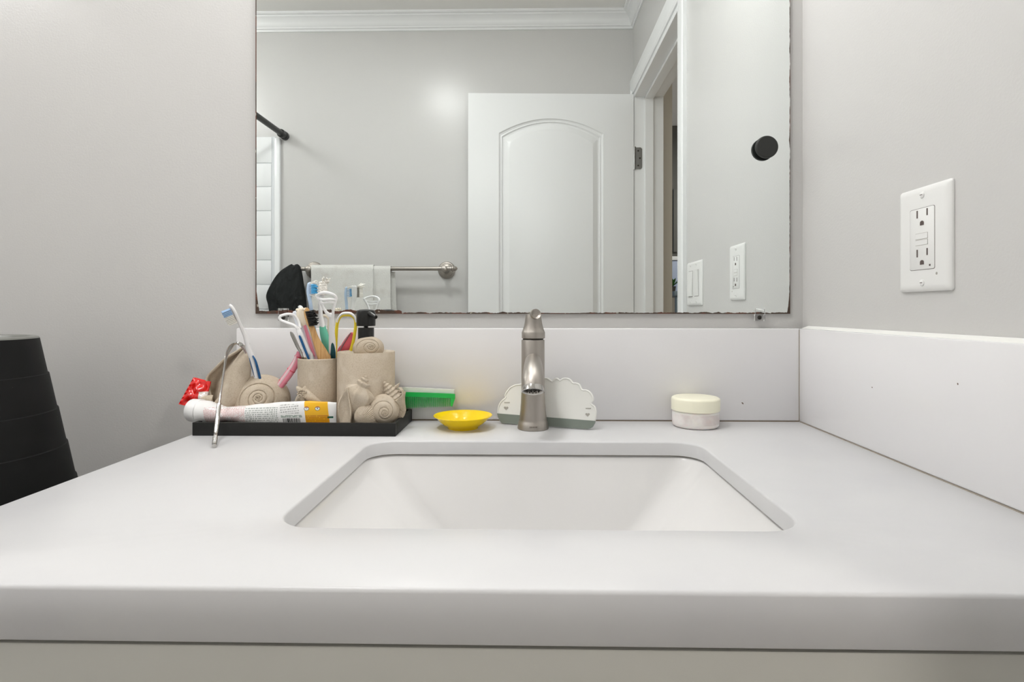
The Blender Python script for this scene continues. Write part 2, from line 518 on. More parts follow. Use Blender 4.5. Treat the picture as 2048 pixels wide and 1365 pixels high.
# ------------------------------------------------------------------ hall beyond the doorway
HX1 = 2.6
mb = MB().box((XH, -3.2, -0.05), (HX1, 1.2, 0)); struct(mb.build('floor', hallfloor_m, base=(XH, 0, -0.05)), 'hall floor')
mb = MB().box((XH, -3.2, 2.31), (HX1, 1.2, 2.36)); struct(mb.build('ceiling', ceil_m, base=(XH, 0, 2.31)), 'hall ceiling')
mb = MB().box((HX1, -3.2, 0), (HX1 + 0.1, 1.2, 2.36)); struct(mb.build('wall_hall_end', hall_m, base=(HX1, 0, 0)))
mb = MB().box((XH, 1.2, 0), (HX1, 1.3, 2.36)); struct(mb.build('wall_hall_side', hall_m, base=(HX1, 1.2, 0)))
mb = MB().box((XH, -3.3, 0), (HX1, -3.2, 2.36)); struct(mb.build('wall_hall_far', hall_m, base=(HX1, -3.3, 0)))
# stub wall beside the doorway (the beige strip in the mirror)
wx = mir(1344.5, 400, -0.78).x
mb = MB().box((XH, -0.90, 0), (wx, -0.78, 2.31)); struct(mb.build('wall_hall_stub', hall_m, base=(wx, -0.8, 0)))
# dark tall cupboard edge, blue white box and a plant glimpsed behind it
p0 = mir(1343, 560, -1.9); 
t = thing('hall_cupboard', 'dark grey tall cupboard glimpsed through the doorway in the mirror', 'cupboard', (p0.x + 0.15, -2.0, 0))
cup_m = M('dark_grey_paint', rgb(104, 104, 100), rough=0.5)
zz = mir(1343, 511, -1.9).z
mb = MB().box((p0.x, -2.25, zz), (p0.x + 0.5, -1.9, mir(1343, 205, -1.9).z), 0.004); mb.build('body', cup_m, t)
mb = MB().box((p0.x + 0.01, -1.9, zz + 0.02), (p0.x + 0.245, -1.885, 1.9), 0.003); mb.build('door', cup_m, t)
mb = MB().box((p0.x + 0.255, -1.9, zz + 0.02), (p0.x + 0.49, -1.885, 1.9), 0.003); mb.build('door', cup_m, t)
mb = MB().box((p0.x + 0.22, -1.885, zz + 0.25), (p0.x + 0.23, -1.87, zz + 0.4), 0.002); mb.build('handle', hinge_m, t)
zb = mir(1343, 584, -1.9).z
bl_m = M('pale_blue_paint', rgb(168, 178, 200), rough=0.5)
t2 = thing('hall_box', 'pale blue box between the dark cupboard and the plant', 'box', (p0.x + 0.2, -2.05, zb))
MB().box((p0.x, -2.2, zb), (p0.x + 0.4, -1.92, zz - 0.03), 0.004).build('body', bl_m, t2)
MB().box((p0.x - 0.005, -2.21, zz - 0.03), (p0.x + 0.405, -1.91, zz), 0.003).build('lid', trim_m, t2)
MB().box((p0.x, -2.30, 0), (p0.x + 0.5, -1.91, zb), 0.004)
t3 = thing('hall_console', 'slate grey console table carrying the blue box in the hall', 'table', (p0.x + 0.2, -2.0, 0))
sl_m = M('slate_paint', rgb(104, 116, 122), rough=0.5)
MB().box((p0.x - 0.02, -2.3, zb - 0.03), (p0.x + 0.55, -1.75, zb), 0.003).build('table_top', sl_m, t3)
for xx in (p0.x - 0.005, p0.x + 0.495):
    for yy in (-2.29, -1.80): MB().box((xx, yy, 0), (xx + 0.04, yy + 0.04, zb - 0.03), 0.002).build('leg', sl_m, t3)
pp = mir(1346.5, 592, -1.80)
t4 = thing('potted_plant', 'small green leafy plant in a dark pot beyond the doorway', 'plant', (pp.x, -1.83, zb))
MB().lathe([(0.020, 0), (0.024, 0.03), (0.026, 0.032), (0.022, 0.028)], (pp.x, -1.83, zb), seg=18).build('pot', darkmetal_m, t4)
leaf_m = M('plant_leaf', rgb(62, 104, 46), rough=0.5)
for k in range(14):
    a = k * 2.4; el = 0.5 + 0.5 * random.random(); L = 0.06 + 0.03 * random.random()
    d = Vector((math.cos(a) * math.cos(el), math.sin(a) * math.cos(el), math.sin(el)))
    b0 = Vector((pp.x, -1.83, zb + 0.028))
    MB().sweep([(b0, 0.001, 0.0006), (b0 + d * L * 0.5 + Vector((0, 0, 0.006)), 0.010, 0.0006), (b0 + d * L, 0.0008, 0.0005)], face=(0, 0, 1), n=4, seg=6).build('leaf', leaf_m, t4)

# ------------------------------------------------------------------ shower end: surround, tub, rod (seen in the mirror)
ZS = mir(540, 275, YB).z
xs1 = mir(562.5, 400, YB).x; xs0 = mir(551, 400, YB).x
t = thing('shower_surround', 'white shower wall panel with subway tile lines and a plain edge strip', 'shower panel', (-1.4, YB, 0.5))
MB().box((XL + 0.0005, YB + 0.0006, 0.5), (xs0 + 0.004, YB + 0.010, ZS), 0.002).build('backing', grout_m, t)
MB().box((xs0, YB + 0.0006, 0.5), (xs1, YB + 0.016, ZS - 0.004), 0.005, 3).build('edge_strip', tile_m, t)
zr = [mir(525, y, YB).z for y in (328, 375, 423, 472, 521, 570, 619)]
MB().box((XL + 0.002, YB + 0.008, zr[0] + 0.001), (xs0 - 0.01, YB + 0.0135, ZS - 0.002), 0.002).build('tile', tile_m, t)
rows = [(zr[i + 1], zr[i]) for i in range(6)]
while rows[-1][0] > 0.6: rows.append((rows[-1][0] - 0.1, rows[-1][0]))
xe = mir(545.5, 450, YB).x
for i, (za, zb_) in enumerate(rows):
    xsplit = [xe, xe - 0.2 if i % 2 else xe - 0.3, xe - 0.5 if i % 2 else xe - 0.6, XL + 0.002]
    for a, b in zip(xsplit, xsplit[1:]):
        MB().box((b + 0.001, YB + 0.006, za + 0.0012), (a - 0.001, YB + 0.0135, zb_ - 0.0012), 0.0018).build('tile', tile_m, t)
# tub
t = thing('bathtub', 'white bathtub along the left end of the room', 'bathtub', (-1.4, 0.18, 0))
x0, x1, y0, y1, zt = XL + 0.001, xs1 - 0.03, YB + 0.012, YW - 0.003, 0.49
cx, cy, hw, hd = (x0 + x1) / 2, (y0 + y1) / 2, (x1 - x0) / 2, (y1 - y0) / 2
def ring(hw_, hd_, r, z): return [Vector((x, y, z)) for x, y in rrect(cx, cy, hw_, hd_, r, 6)]
MB().rings([ring(hw, hd, 0.01, 0.0), ring(hw, hd, 0.01, zt - 0.01), ring(hw - 0.008, hd - 0.008, 0.01, zt), ring(hw - 0.06, hd - 0.06, 0.12, zt), ring(hw - 0.075, hd - 0.075, 0.12, zt - 0.015),
            ring(hw - 0.12, hd - 0.16, 0.14, 0.16), ring(hw - 0.2, hd - 0.24, 0.12, 0.12)]).build('shell', sink_m, t)
# shower rod
fl = mir(571, 273, YB)
t = thing('shower_rod', 'black shower curtain rod with a round end flange near the ceiling', 'curtain rod', (fl.x, YB, fl.z))
MB().lathe([(0.0115, 0.02), (0.0115, YW - YB - 0.02)], (fl.x, YB, fl.z), (0, 1, 0), seg=20).build('pole', rod_m, t)
for yy, s in ((YB, 1), (YW, -1)):
    MB().lathe([(0.0165, 0), (0.0175, 0.003), (0.0175, 0.018), (0.0145, 0.021), (0.0145, 0.026), (0.017, 0.028), (0.017, 0.046), (0.0120, 0.049)], (fl.x, yy, fl.z), (0, s, 0), seg=24).build('flange', rod_m, t)

# ------------------------------------------------------------------ lamps (all out of view; the tub and hall ones are added fill)
lx, ly = -0.45, 0.30
t = thing('ceiling_light', 'round flush ceiling light above the bathroom floor', 'ceiling light', (lx, ly, ZCEIL))
MB().lathe([(0.12, 0), (0.12, -0.02), (0.112, -0.03), (0.10, -0.03)], (lx, ly, ZCEIL), seg=40).build('base', trim_m, t)
MB().lathe([(0.10, -0.028), (0.09, -0.036), (0.0, -0.038)], (lx, ly, ZCEIL), seg=40, cap0=False).build('diffuser', glow_m, t)
ld = bpy.data.lights.new('ceiling_lamp', 'AREA'); ld.shape = 'DISK'; ld.size = 0.2; ld.energy = CEILING_LAMP_W; ld.color = LAMP_TINT
lo = bpy.data.objects.new('ceiling_lamp', ld); COL.objects.link(lo); lo.parent = t; lo.location = (0, 0, -0.042)
globe_m = M('lamp_globe', rgb(255, 250, 240), rough=0.4, emit=LAMP_TINT + (1,), estr=GLOBE_STRENGTH)
def globe(c, r): return MB().lathe([(r * math.sin(math.pi * k / 16), r * math.cos(math.pi * k / 16)) for k in range(0, 17)], c, seg=32, cap0=False, cap1=False)
t = thing('tub_fill_light', 'white globe fill light added out of view above the bathtub', 'ceiling light', (-1.60, 0.2, ZCEIL))  # added lamp, gives soft side fill from the left
MB().lathe([(0.06, 0), (0.06, -0.02), (0.03, -0.055)], (-1.60, 0.2, ZCEIL), seg=32).build('base', trim_m, t)
globe((-1.60, 0.2, ZCEIL - 0.15), 0.10).build('globe', globe_m, t)
vx, vz = -0.02, ZC + 0.80
t = thing('vanity_light', 'nickel vanity light with two white globes above the mirror', 'wall light', (vx, YW, vz))
MB().box((vx - 0.22, YW - 0.025, vz - 0.04), (vx + 0.22, YW - 0.0005, vz + 0.04), 0.006).build('backplate', nickel_m, t)
for s_ in (-0.16, 0.16):
    MB().sweep([((vx + s_, YW - 0.02, vz), 0.008, 0.008), ((vx + s_, YW - 0.10, vz), 0.008, 0.008)], face=(1, 0, 0), n=5, seg=10).build('arm', nickel_m, t)
    globe((vx + s_, YW - 0.14, vz - 0.03), 0.055).build('globe', globe_m, t)
t = thing('hall_fill_light', 'round flush fill light added out of view in the hall', 'ceiling light', (1.5, -0.9, 2.31))  # added lamp, brightens the hall strip beyond the doorway
MB().lathe([(0.14, 0), (0.14, -0.03), (0.10, -0.055), (0.0, -0.06)], (1.5, -0.9, 2.31), seg=32).build('diffuser', glow_m, t)
ld = bpy.data.lights.new('hall_fill_lamp', 'AREA'); ld.shape = 'DISK'; ld.size = 0.25; ld.energy = HALL_FILL_W; ld.color = (1.0, 0.96, 0.91)
lo = bpy.data.objects.new('hall_fill_lamp', ld); COL.objects.link(lo); lo.parent = t; lo.location = (0, 0, -0.065)

# ================================================================== VANITY
XC0, XC1, YC0, YC1 = -0.470, XW - 0.001, 0.3568, YW - 0.0005
HCX, HCY, HHW, HHD = 0.008, 0.608, 0.2145, 0.1510
NQ = 8
def hole(gr, z, r=0.034): return [Vector((x, y, z)) for x, y in rrect(HCX, HCY, HHW + gr, HHD + gr, r + gr, NQ)]
def outer(ins, z):
    xa, xb, ya, yb = XC0 + ins, XC1 - ins, YC0 + ins, YC1 - ins
    inner = rrect(HCX, HCY, HHW, HHD, 0.034, NQ); out = []
    hn = NQ // 2
    for c, (X, Yv) in enumerate(((xb, yb), (xa, yb), (xa, ya), (xb, ya))):
        for k in range(NQ + 1):
            ix, iy = inner[c * (NQ + 1) + k]
            first_h = c in (1, 3)         # does this corner start on the horizontal side?
            if not first_h:
                if k <= hn: t_ = k / hn; out.append(Vector((X, iy + (Yv - iy) * t_, z)))
                else: t_ = (k - hn) / hn; out.append(Vector((X + (ix - X) * t_, Yv, z)))
            else:
                if k <= hn: t_ = k / hn; out.append(Vector((ix + (X - ix) * t_, Yv, z)))
                else: t_ = (k - hn) / hn; out.append(Vector((X, Yv + (iy - Yv) * t_, z)))
    return out
mb = MB()
SL = 0.0175
mb.rings([hole(0, ZT - SL), hole(0, ZT - 0.0022), hole(0.0007, ZT - 0.0007), hole(0.0022, ZT),
          outer(0.003, ZT), outer(0.0009, ZT - 0.0009), outer(0, ZT - 0.003), outer(0, ZT - 0.0338), outer(0.001, ZT - 0.0352), outer(0.02, ZT - 0.0352)], False, False)
o = mb.build('vanity_countertop', counter_m, base=((XC0 + XC1) / 2, (YC0 + YC1) / 2, ZT - 0.0352), sharp=50)
tag(o, 'white quartz vanity countertop with a rectangular sink cut-out', 'countertop')

XS = 0.4215
SPZ = ZC - 0.029
spx0 = at(472, 700, YF).x
o = MB().box((spx0, YF, ZT + 0.0008), (XS + 0.002, YW - 0.0005, SPZ), 0.0022).build('backsplash', splash_m)
tag(o, 'white quartz backsplash standing under the mirror', 'backsplash')
g = MB().box((spx0, YF - 0.0004, ZT), (XS, YF + 0.003, ZT + 0.0009)).build('caulk_line', grime_m, o); g['label'] = 'thin brown grimy joint line'
o = MB().box((XS, YC0 + 0.004, ZT + 0.0008), (XW - 0.0005, YF, SPZ), 0.0022).build('side_splash', splash_m)
tag(o, 'white quartz side splash along the right wall', 'backsplash')
g = MB().box((XS - 0.0004, YC0 + 0.004, ZT), (XS + 0.003, YF, ZT + 0.0009)).box((XS - 0.0004, YF - 0.0007, ZT), (XS + 0.001, YF, SPZ - 0.002)).build('caulk_line', caulk_m, o); g['label'] = 'thin brown grimy joint line'

bd_m = M('white_caulk', rgb(236, 236, 232), rough=0.4)
MB().prism([(XS + 0.003, YC0 + 0.006, SPZ - 0.0003), (XW - 0.0004, YC0 + 0.006, SPZ - 0.0003), (XW - 0.0004, YC0 + 0.006, SPZ + 0.0040)], (0, YF - YC0 - 0.006, 0)).build('caulk_bead', bd_m, o)
# undermount sink
def sk(gw, gd, r, z): return [Vector((x, y, z)) for x, y in rrect(HCX, HCY, HHW + gw, HHD + gd, max(r, 0.01), NQ)]
zb = ZT - SL
t = thing('undermount_sink', 'white rectangular undermount sink basin set in the countertop', 'sink', (HCX, HCY, zb - 0.15))
mb = MB()
mb.rings([sk(0.03, 0.03, 0.05, zb - 0.012), sk(0.03, 0.03, 0.05, zb - 0.0012), sk(0.0035, 0.0035, 0.037, zb - 0.0012), sk(0.001, 0.001, 0.037, zb - 0.004), sk(-0.002, -0.0015, 0.036, zb - 0.012),
          sk(-0.015, -0.009, 0.034, zb - 0.030), sk(-0.042, -0.019, 0.032, zb - 0.060), sk(-0.076, -0.028, 0.032, zb - 0.095), sk(-0.094, -0.036, 0.036, zb - 0.115), sk(-0.110, -0.055, 0.040, zb - 0.128), sk(-0.135, -0.085, 0.035, zb - 0.134),
          sk(-0.185, -0.125, 0.02, zb - 0.138)], False, True)
mb.build('basin', sink_m, t, sharp=60)
mb = MB().rings([sk(0.0030, 0.0030, 0.036, zb - 0.0014), sk(0.0030, 0.0030, 0.036, zb + 0.0002)], False, False)
g = mb.build('caulk_line', caulk_m, t); g['label'] = 'thin brown grimy joint line'
MB().lathe([(0.022, 0.001), (0.024, 0.0025), (0.022, 0.004), (0.014, 0.003), (0.012, -0.001), (0.0, -0.001)], (HCX, HCY + 0.0, zb - 0.1375), seg=28).build('drain', steel_m, t)

# cabinet
t = thing('vanity_cabinet', 'pale greige vanity cabinet under the white countertop', 'cabinet', (-0.01, 0.64, 0))
CX0, CX1, CYF, CZ = XC0 + 0.012, XW - 0.003, YC0 + 0.005, ZT - 0.0352
mb = MB().box((CX0, CYF + 0.02, 0.09), (CX0 + 0.018, YW - 0.002, CZ - 0.0002)).box((CX1 - 0.018, CYF + 0.02, 0.09), (CX1, YW - 0.002, CZ - 0.0002)).box((CX0, CYF, 0.09), (CX1, YW - 0.002, 0.108))
mb.box((CX0, YW - 0.014, 0.09), (CX1, YW - 0.002, CZ)).box((CX0, CYF, CZ - 0.105), (CX1, CYF + 0.018, CZ - 0.0042), 0.001).box((CX0 + 0.02, CYF + 0.06, 0), (CX1 - 0.02, CYF + 0.075, 0.09))
mb.build('body', cab_m, t)
mx = (CX0 + CX1) / 2
for a, b, kx in ((CX0 + 0.006, mx - 0.002, mx - 0.04), (mx + 0.002, CX1 - 0.006, mx + 0.04)):
    d = MB().box((a, CYF - 0.012, 0.11), (b, CYF, CZ - 0.095), 0.002).box((a + 0.05, CYF - 0.013, 0.16), (b - 0.05, CYF - 0.011, CZ - 0.145), 0.001).build('door', cab_m, t)
    MB().lathe([(0.005, 0), (0.005, 0.012), (0.014, 0.018), (0.014, 0.024), (0.0, 0.026)], (kx, CYF - 0.012, CZ - 0.16), (0, -1, 0), seg=20).build('knob', nickel_m, d)

# ================================================================== MIRROR
mx0, mx1 = at(511, 300, YM).x, at(1580.5, 300, YM).x
mz0 = at(1000, 628, YM).z; mz1 = ZC + 0.60
mcx = (mx0 + mx1) / 2; mw = mx1 - mx0
X_, Y_, Z_ = mirror_m.xyz()
mm = mirror_m
nb = mm.noise(60, 4, mm.vec(X_, 3.0, 1.0), 0.6)           # along the bottom edge
nb2 = mm.noise(9, 2, mm.vec(X_, 7.0, 2.0))
nv = mm.noise(34, 3, mm.vec(9.0, Z_, 1.0), 0.6)
left_part = X_ < -0.19
thr_b = (nb - 0.40).max(0.0) * 0.008 * (mm.ramp(nb2, 0.36, 0.5) + 0.15) + left_part * 0.0034 + left_part * (nb - 0.5) * 0.004 + 0.0011
corner_r = (Z_ * -28.0 + 1.0).max(0.0)
thr_r = (nv - 0.30).max(0.0) * 0.0048 + corner_r * 0.004
thr_l = corner_r * 0.006 * (nv + 0.4) + 0.0016
wear = (Z_ < thr_b).max((X_ * -1.0 + mw / 2) < thr_r).max((X_ + mw / 2) < thr_l)
brown = mm.noise(25, 2)
mm.mixcol(wear, rgb(74, 58, 48)).mixcol(wear * (brown > 0.52), rgb(96, 60, 46)).mixcol(wear * (mm.noise(120, 2) > 0.66), rgb(170, 164, 150))
mm.mixval(wear, 0.0, 'Metallic'); mm.mixval(wear, 0.55, 'Roughness')
o = MB().box((mx0, YM, mz0), (mx1, YW - 0.0002, mz1)).build('wall_mirror', [mirror_m], base=(mcx, YM, mz0), smooth=False)
tag(o, 'large frameless wall mirror with brown worn bottom edge', 'mirror')

for i, (cxp, lab) in enumerate(((1519, 'clear plastic mirror clip with a dark screw at the right end'), (567, 'clear plastic mirror clip behind the tongue cleaner at the left end'))):
    p = at(cxp, 632, YM)
    t = thing('mirror_clip', lab, 'clip', (p.x, YM, p.z), 'clear clips holding the mirror')
    zt_, zb_ = at(cxp, 617, YM).z, at(cxp, 642, YM).z
    MB().box((p.x - 0.0075, YM - 0.004, mz0 - 0.001), (p.x + 0.0075, YM - 0.0003, zt_), 0.0008).box((p.x - 0.0075, YM - 0.004, zb_), (p.x + 0.0075, YW - 0.0003, mz0 - 0.0005), 0.0008).build('body', clip_m, t)
    ps = at(cxp, 635.5, YM - 0.004)
    MB().lathe([(0.0033, 0), (0.0033, 0.001), (0.0012, 0.0018), (0.001, 0.0006), (0, 0.0006)], (ps.x, YM - 0.004, ps.z), (0, -1, 0), seg=16).build('screw', darkmetal_m, t)

kp = at(1534.5, 293.5, YM - 0.0105)
t = thing('stick_on_hook', 'black round flat knob fixed on the mirror glass', 'hook', (kp.x, YM, kp.z - 0.018))
MB().lathe([(0.0, 0.0112), (0.0158, 0.0112), (0.0172, 0.0102), (0.0175, 0.009), (0.0175, 0.0058), (0.0168, 0.0052), (0.006, 0.0052)], (kp.x, YM, kp.z), (0, -1, 0), seg=48).build('cap', knob_m, t)
MB().lathe([(0.0135, 0.0003), (0.0135, 0.0015), (0.006, 0.0022), (0.006, 0.0056)], (kp.x, YM, kp.z), (0, -1, 0), seg=32).build('stem', knob_m, t)

# ================================================================== OUTLET AND SWITCH on the right wall
def wall_plate(name, label, cat, y0, y1, z0, z1, group=None):
    t = thing(name, label, cat, (XW, (y0 + y1) / 2, z0), group)
    def r(i, x): return [Vector((XW - x, y, z)) for y, z in rrect((y0 + y1) / 2, (z0 + z1) / 2, (y1 - y0) / 2 - i, (z1 - z0) / 2 - i, 0.003, 4)]
    MB().rings([r(0, 0.0002), r(0, 0.002), r(0.001, 0.0033), r(0.003, 0.0046), r(0.006, 0.0052), r(0.007, 0.0053)], False, True).build('plate', plate_m, t, sharp=40)
    return t
def screw(t, y, z):
    mb = MB().lathe([(0.0036, 0.0050), (0.0034, 0.0060), (0.002, 0.0066), (0, 0.0067)], (XW, y, z), (-1, 0, 0), seg=18)
    s = mb.build('screw', plate_m, t)
    MB().box((XW - 0.00672, y - 0.0019, z - 0.0004), (XW - 0.0052, y + 0.0019, z + 0.0004)).build('slot', slot_m, s)
pa, pb = atx(1904, 355, XW - 0.003), atx(1800, 388, XW - 0.003)
y0, y1 = pa.y, pb.y; oz0, oz1 = ZC + 0.0200, ZC + 0.1350
t = wall_plate('power_outlet', 'white outlet plate with two sockets on the right wall above the side splash', 'outlet', y0, y1, oz0, oz1)
yc, zc_ = (y0 + y1) / 2, (oz0 + oz1) / 2
k = (y1 - y0) / 0.070
fw, fh = 0.0165 * k, 0.0335
def rx(hw, hh, x, r=0.002, yy=None, zz=None): return [Vector((XW - x, y, z)) for y, z in rrect(yc if yy is None else yy, zc_ if zz is None else zz, hw, hh, r, 3)]
MB().rings([rx(fw + 0.0004, fh + 0.0004, 0.0050), rx(fw + 0.0004, fh + 0.0004, 0.00545)], False, True).build('shadow_gap', slot_m, t)
fc = MB().rings([rx(fw, fh, 0.0050), rx(fw, fh, 0.0056), rx(fw - 0.0004, fh - 0.0004, 0.0059)], False, True).build('socket_face', plate_m, t)
XF = XW - 0.0059
for s in (1, -1):
    zz = zc_ + s * 0.0215 + 0.002
    mb = MB()
    mb.box((XF - 0.00025, yc - 0.0075 * k - 0.0008 * k, zz + 0.001), (XF + 0.001, yc - 0.0075 * k + 0.0008 * k, zz + 0.0085))
    mb.box((XF - 0.00025, yc + 0.006 * k - 0.0008 * k, zz - 0.0002), (XF + 0.001, yc + 0.006 * k + 0.0008 * k, zz + 0.0082))
    gy, gz = yc - 0.0006, zz - 0.0065
    pts = [(gy - 0.0026 * k, gz - 0.0022), (gy + 0.0026 * k, gz - 0.0022)] + [(gy + 0.0026 * k * math.cos(a), gz + 0.0004 + 0.0024 * math.sin(a)) for a in [math.pi * j / 8 for j in range(9)]]
    mb.prism([(XF - 0.00025, y, z) for y, z in pts], (0.001, 0, 0))
    mb.build('slot', slot_m, fc)
for zz, hh in ((zc_ + 0.0030, 0.0030), (zc_ - 0.0040, 0.0026)):
    MB().rings([rx(0.0085 * k, hh + 0.0004, 0.0058, 0.0006, None, zz), rx(0.0085 * k, hh + 0.0004, 0.0060, 0.0006, None, zz)], False, True).build('shadow_gap', mark_m, fc)
    MB().rings([rx(0.0081 * k, hh, 0.0058, 0.0006, None, zz), rx(0.0081 * k, hh, 0.0063, 0.0006, None, zz)], False, True).build('button', plate_m, fc)
MB().box((XF - 0.0003, yc - 0.0118 * k, zc_ - 0.0305), (XF + 0.001, yc - 0.0102 * k, zc_ - 0.0285)).build('indicator', slot_m, fc)
screw(t, yc, oz1 - 0.0095); screw(t, yc, oz0 + 0.0095)
# little scuffs on the plate
MB().lathe([(0.0016, 0.0054), (0.0, 0.0056)], (XW, yc - 0.019 * k, oz0 + 0.0185), (-1, 0, 0), seg=7).build('scuff', mark_m, t)

pa, pb = mirx(1374, 530, XW - 0.003), mirx(1404, 520, XW - 0.003)
y0, y1 = pa.y + 0.004, pb.y; oz0, oz1 = ZC + 0.0110, ZC + 0.1255
t = wall_plate('light_switch', 'white double rocker switch plate beside the door casing', 'light switch', y0, y1, oz0, oz1)
yc, zc_ = (y0 + y1) / 2, (oz0 + oz1) / 2; k = (y1 - y0) / 0.116
for s in (-1, 1):
    yy = yc + s * 0.023 * k
    MB().rings([rx(0.0172 * k, 0.0340, 0.0050, 0.002, yy), rx(0.0172 * k, 0.0340, 0.0055, 0.002, yy)], False, True).build('shadow_gap', slot_m, t)
    MB().add([Vector((XW - x, yy + sy * 0.0165 * k, zc_ + z)) for sy in (-1, 1) for x, z in ((0.005, -0.0330), (0.0092 if s < 0 else 0.0062, -0.0330), (0.0062 if s < 0 else 0.0092, 0.0330), (0.005, 0.0330))],
             [(0, 1, 5, 4), (1, 2, 6, 5), (2, 3, 7, 6), (0, 3, 2, 1), (4, 5, 6, 7)]).build('rocker', plate_m, t, smooth=False)
    screw(t, yy, oz1 - 0.0095); screw(t, yy, oz0 + 0.0095)

# ================================================================== TOWEL BAR, TOWEL, BLACK CLOTH (on the wall behind the camera)
YBAR = YB + 0.068
b0, b1 = mir(597, 538, YBAR), mir(905, 538, YBAR)
zbar = b0.z
t = thing('towel_bar', 'brushed nickel towel bar with round mounts and finial ends', 'towel bar', ((b0.x + b1.x) / 2, YB, zbar - 0.04))
MB().lathe([(0.0085, b0.x - 0.0), (0.0085, b1.x)], (0, YBAR, zbar), (1, 0, 0), seg=24).build('bar', nickel_m, t)
for pxm in (617, 889):
    xm = mir(pxm, 538, YBAR).x
    MB().lathe([(0.036, 0.0), (0.036, 0.004), (0.033, 0.009), (0.030, 0.010), (0.029, 0.014), (0.022, 0.019), (0.0155, 0.022), (0.013, 0.03), (0.011, 0.050), (0.0125, 0.058), (0.0130, 0.068), (0.0125, 0.077), (0.008, 0.081), (0.0, 0.082)],
               (xm, YB, zbar - 0.002), (0, 1, 0), seg=36).build('mount', nickel_m, t)
for xe_, s in ((b1.x, 1), (b0.x, -1)):
    MB().lathe([(0.0085, -0.004), (0.012, 0.0), (0.012, 0.004), (0.0085, 0.007), (0.010, 0.011), (0.007, 0.017), (0.0, 0.021)], (xe_, YBAR, zbar), (s, 0, 0), seg=22).build('finial', nickel_m, t)

tx0, tx1, tx2 = mir(625, 560, YBAR).x, mir(748, 560, YBAR).x, mir(782, 560, YBAR).x
t = thing('hand_towel', 'light grey hand towel folded over the towel bar', 'towel', ((tx0 + tx2) / 2, YBAR, zbar - 0.36))
def drape(xa, xb, r, yoff, Lf, Lb, wob, ph):
    """cloth over the bar: front length Lf, back length Lb"""
    s = [-(Lf) + Lf * i / 14 for i in range(14)]
    def fn(a, b):
        x = xa + (xb - xa) * a
        Ltot = Lf + math.pi * r + Lb
        d = b * Ltot
        w = wob * math.sin(x * 38 + ph) + wob * 0.6 * math.sin(x * 91 + ph * 2)
        if d < Lf:
            h = Lf - d; y = r + w * min(1, h / 0.08); z = -h
        elif d < Lf + math.pi * r:
            q = (d - Lf) / r; y = r * math.cos(q); z = r * math.sin(q)
        else:
            h = d - Lf - math.pi * r; y = -r + w * 0.4 * min(1, h / 0.08); z = -h
        n_ = noise.noise(Vector((x * 60, d * 60, ph))) * 0.0006
        return Vector((x + 0.01 * (h if d < Lf or d > Lf + math.pi * r else 0), YBAR + y + n_, zbar + z))
    return fn
MB().grid(drape(tx0, tx1, 0.0165, 0, 0.34, 0.26, 0.003, 0.3), 40, 48, (0.0002, 0.0, 0.0)).build('front_fold', towel_m, t, sharp=80)
MB().grid(drape(mir(736, 560, YBAR).x, tx2, 0.0125, 0, 0.33, 0.28, 0.002, 1.7), 20, 48, (0.0002, 0, 0)).build('side_fold', towel_m, t, sharp=80)
xr = mir(791, 600, YBAR - 0.03).x
MB().grid(lambda a, b: Vector((tx1 + (xr - tx1) * a + 0.012 * b * a, YBAR - 0.020 + 0.002 * math.sin(a * 9 + b * 3), zbar - 0.012 - 0.30 * b)), 12, 20, (0, -0.003, 0)).build('back_fold', towel_m, t, sharp=80)

yk = YBAR + 0.004
keys = []
for py, xa, xb, hd in ((530.5, 584, 596, 0.010), (534, 577, 601, 0.020), (546, 560, 604, 0.030), (566, 545, 607, 0.036), (592, 533.5, 611, 0.040), (612, 537, 613, 0.040), (640, 542, 613, 0.038), (690, 552, 610, 0.030), (715, 560, 604, 0.018)):
    a, b = mir(xa, py, yk), mir(xb, py, yk)
    keys.append(((a.x + b.x) / 2, a.z, (b.x - a.x) / 2, hd))
rs = []
for i, (cx_, z, hw_, hd_) in enumerate(catmull(keys, 5)):
    r = []
    for j in range(48):
        a = 2 * math.pi * j / 48
        f = 1 + 0.05 * math.sin(9 * a + 0.25 * i) + 0.03 * math.sin(17 * a - 0.3 * i) 
        dd = 1 + 0.18 * noise.noise(Vector((math.cos(a) * 2.2, i * 0.22, math.sin(a) * 2.2)))
        r.append(Vector((cx_ + hw_ * math.cos(a) * (1 if abs(math.cos(a)) > 0.8 else f), max(YB + 0.012, yk + hd_ * math.sin(a) * f * dd), z + 0.004 * math.sin(3 * a))))
    rs.append(r)
o = MB().rings(rs).build('black_cloth', cloth_m, base=(keys[4][0], yk, keys[-1][1]), sharp=80)
tag(o, 'crumpled black cloth hung on the left end of the towel bar', 'cloth')

# ================================================================== BLACK BIN left of the counter
byc = 0.72
bxc = at(-104, 700, byc).x
prof = []
r = 0.0905; z = at(60, 675, byc).z
step = 0.0487
prof_top = [(0.0, z - 0.004), (r - 0.010, z - 0.004), (r - 0.008, z - 0.001), (r - 0.004, z), (r - 0.001, z - 0.001), (r, z - 0.003)]
zz = z - 0.003; first = True
while zz > 0.06:
    nr = min(r + 0.0086, 0.165)
    prof += [(nr, zz - step + 0.001), (nr + 0.0016, zz - step)]
    r = nr + 0.0016 if nr < 0.165 else 0.164
    if nr >= 0.165: prof[-1] = (0.164, zz - step)
    zz -= step
prof += [(r, 0.002), (r - 0.01, 0.0005)]
t = thing('stepped_bin', 'black stepped tapering bin standing left of the vanity', 'bin', (bxc, byc, 0))
MB().lathe(prof_top[-1:] + prof, (bxc, byc, 0), seg=72, cap0=False).build('body', bin_m, t, sharp=18)
MB().lathe(prof_top, (bxc, byc, 0), seg=72, cap0=False, cap1=False).build('lid', rubbertop_m, t, sharp=30)

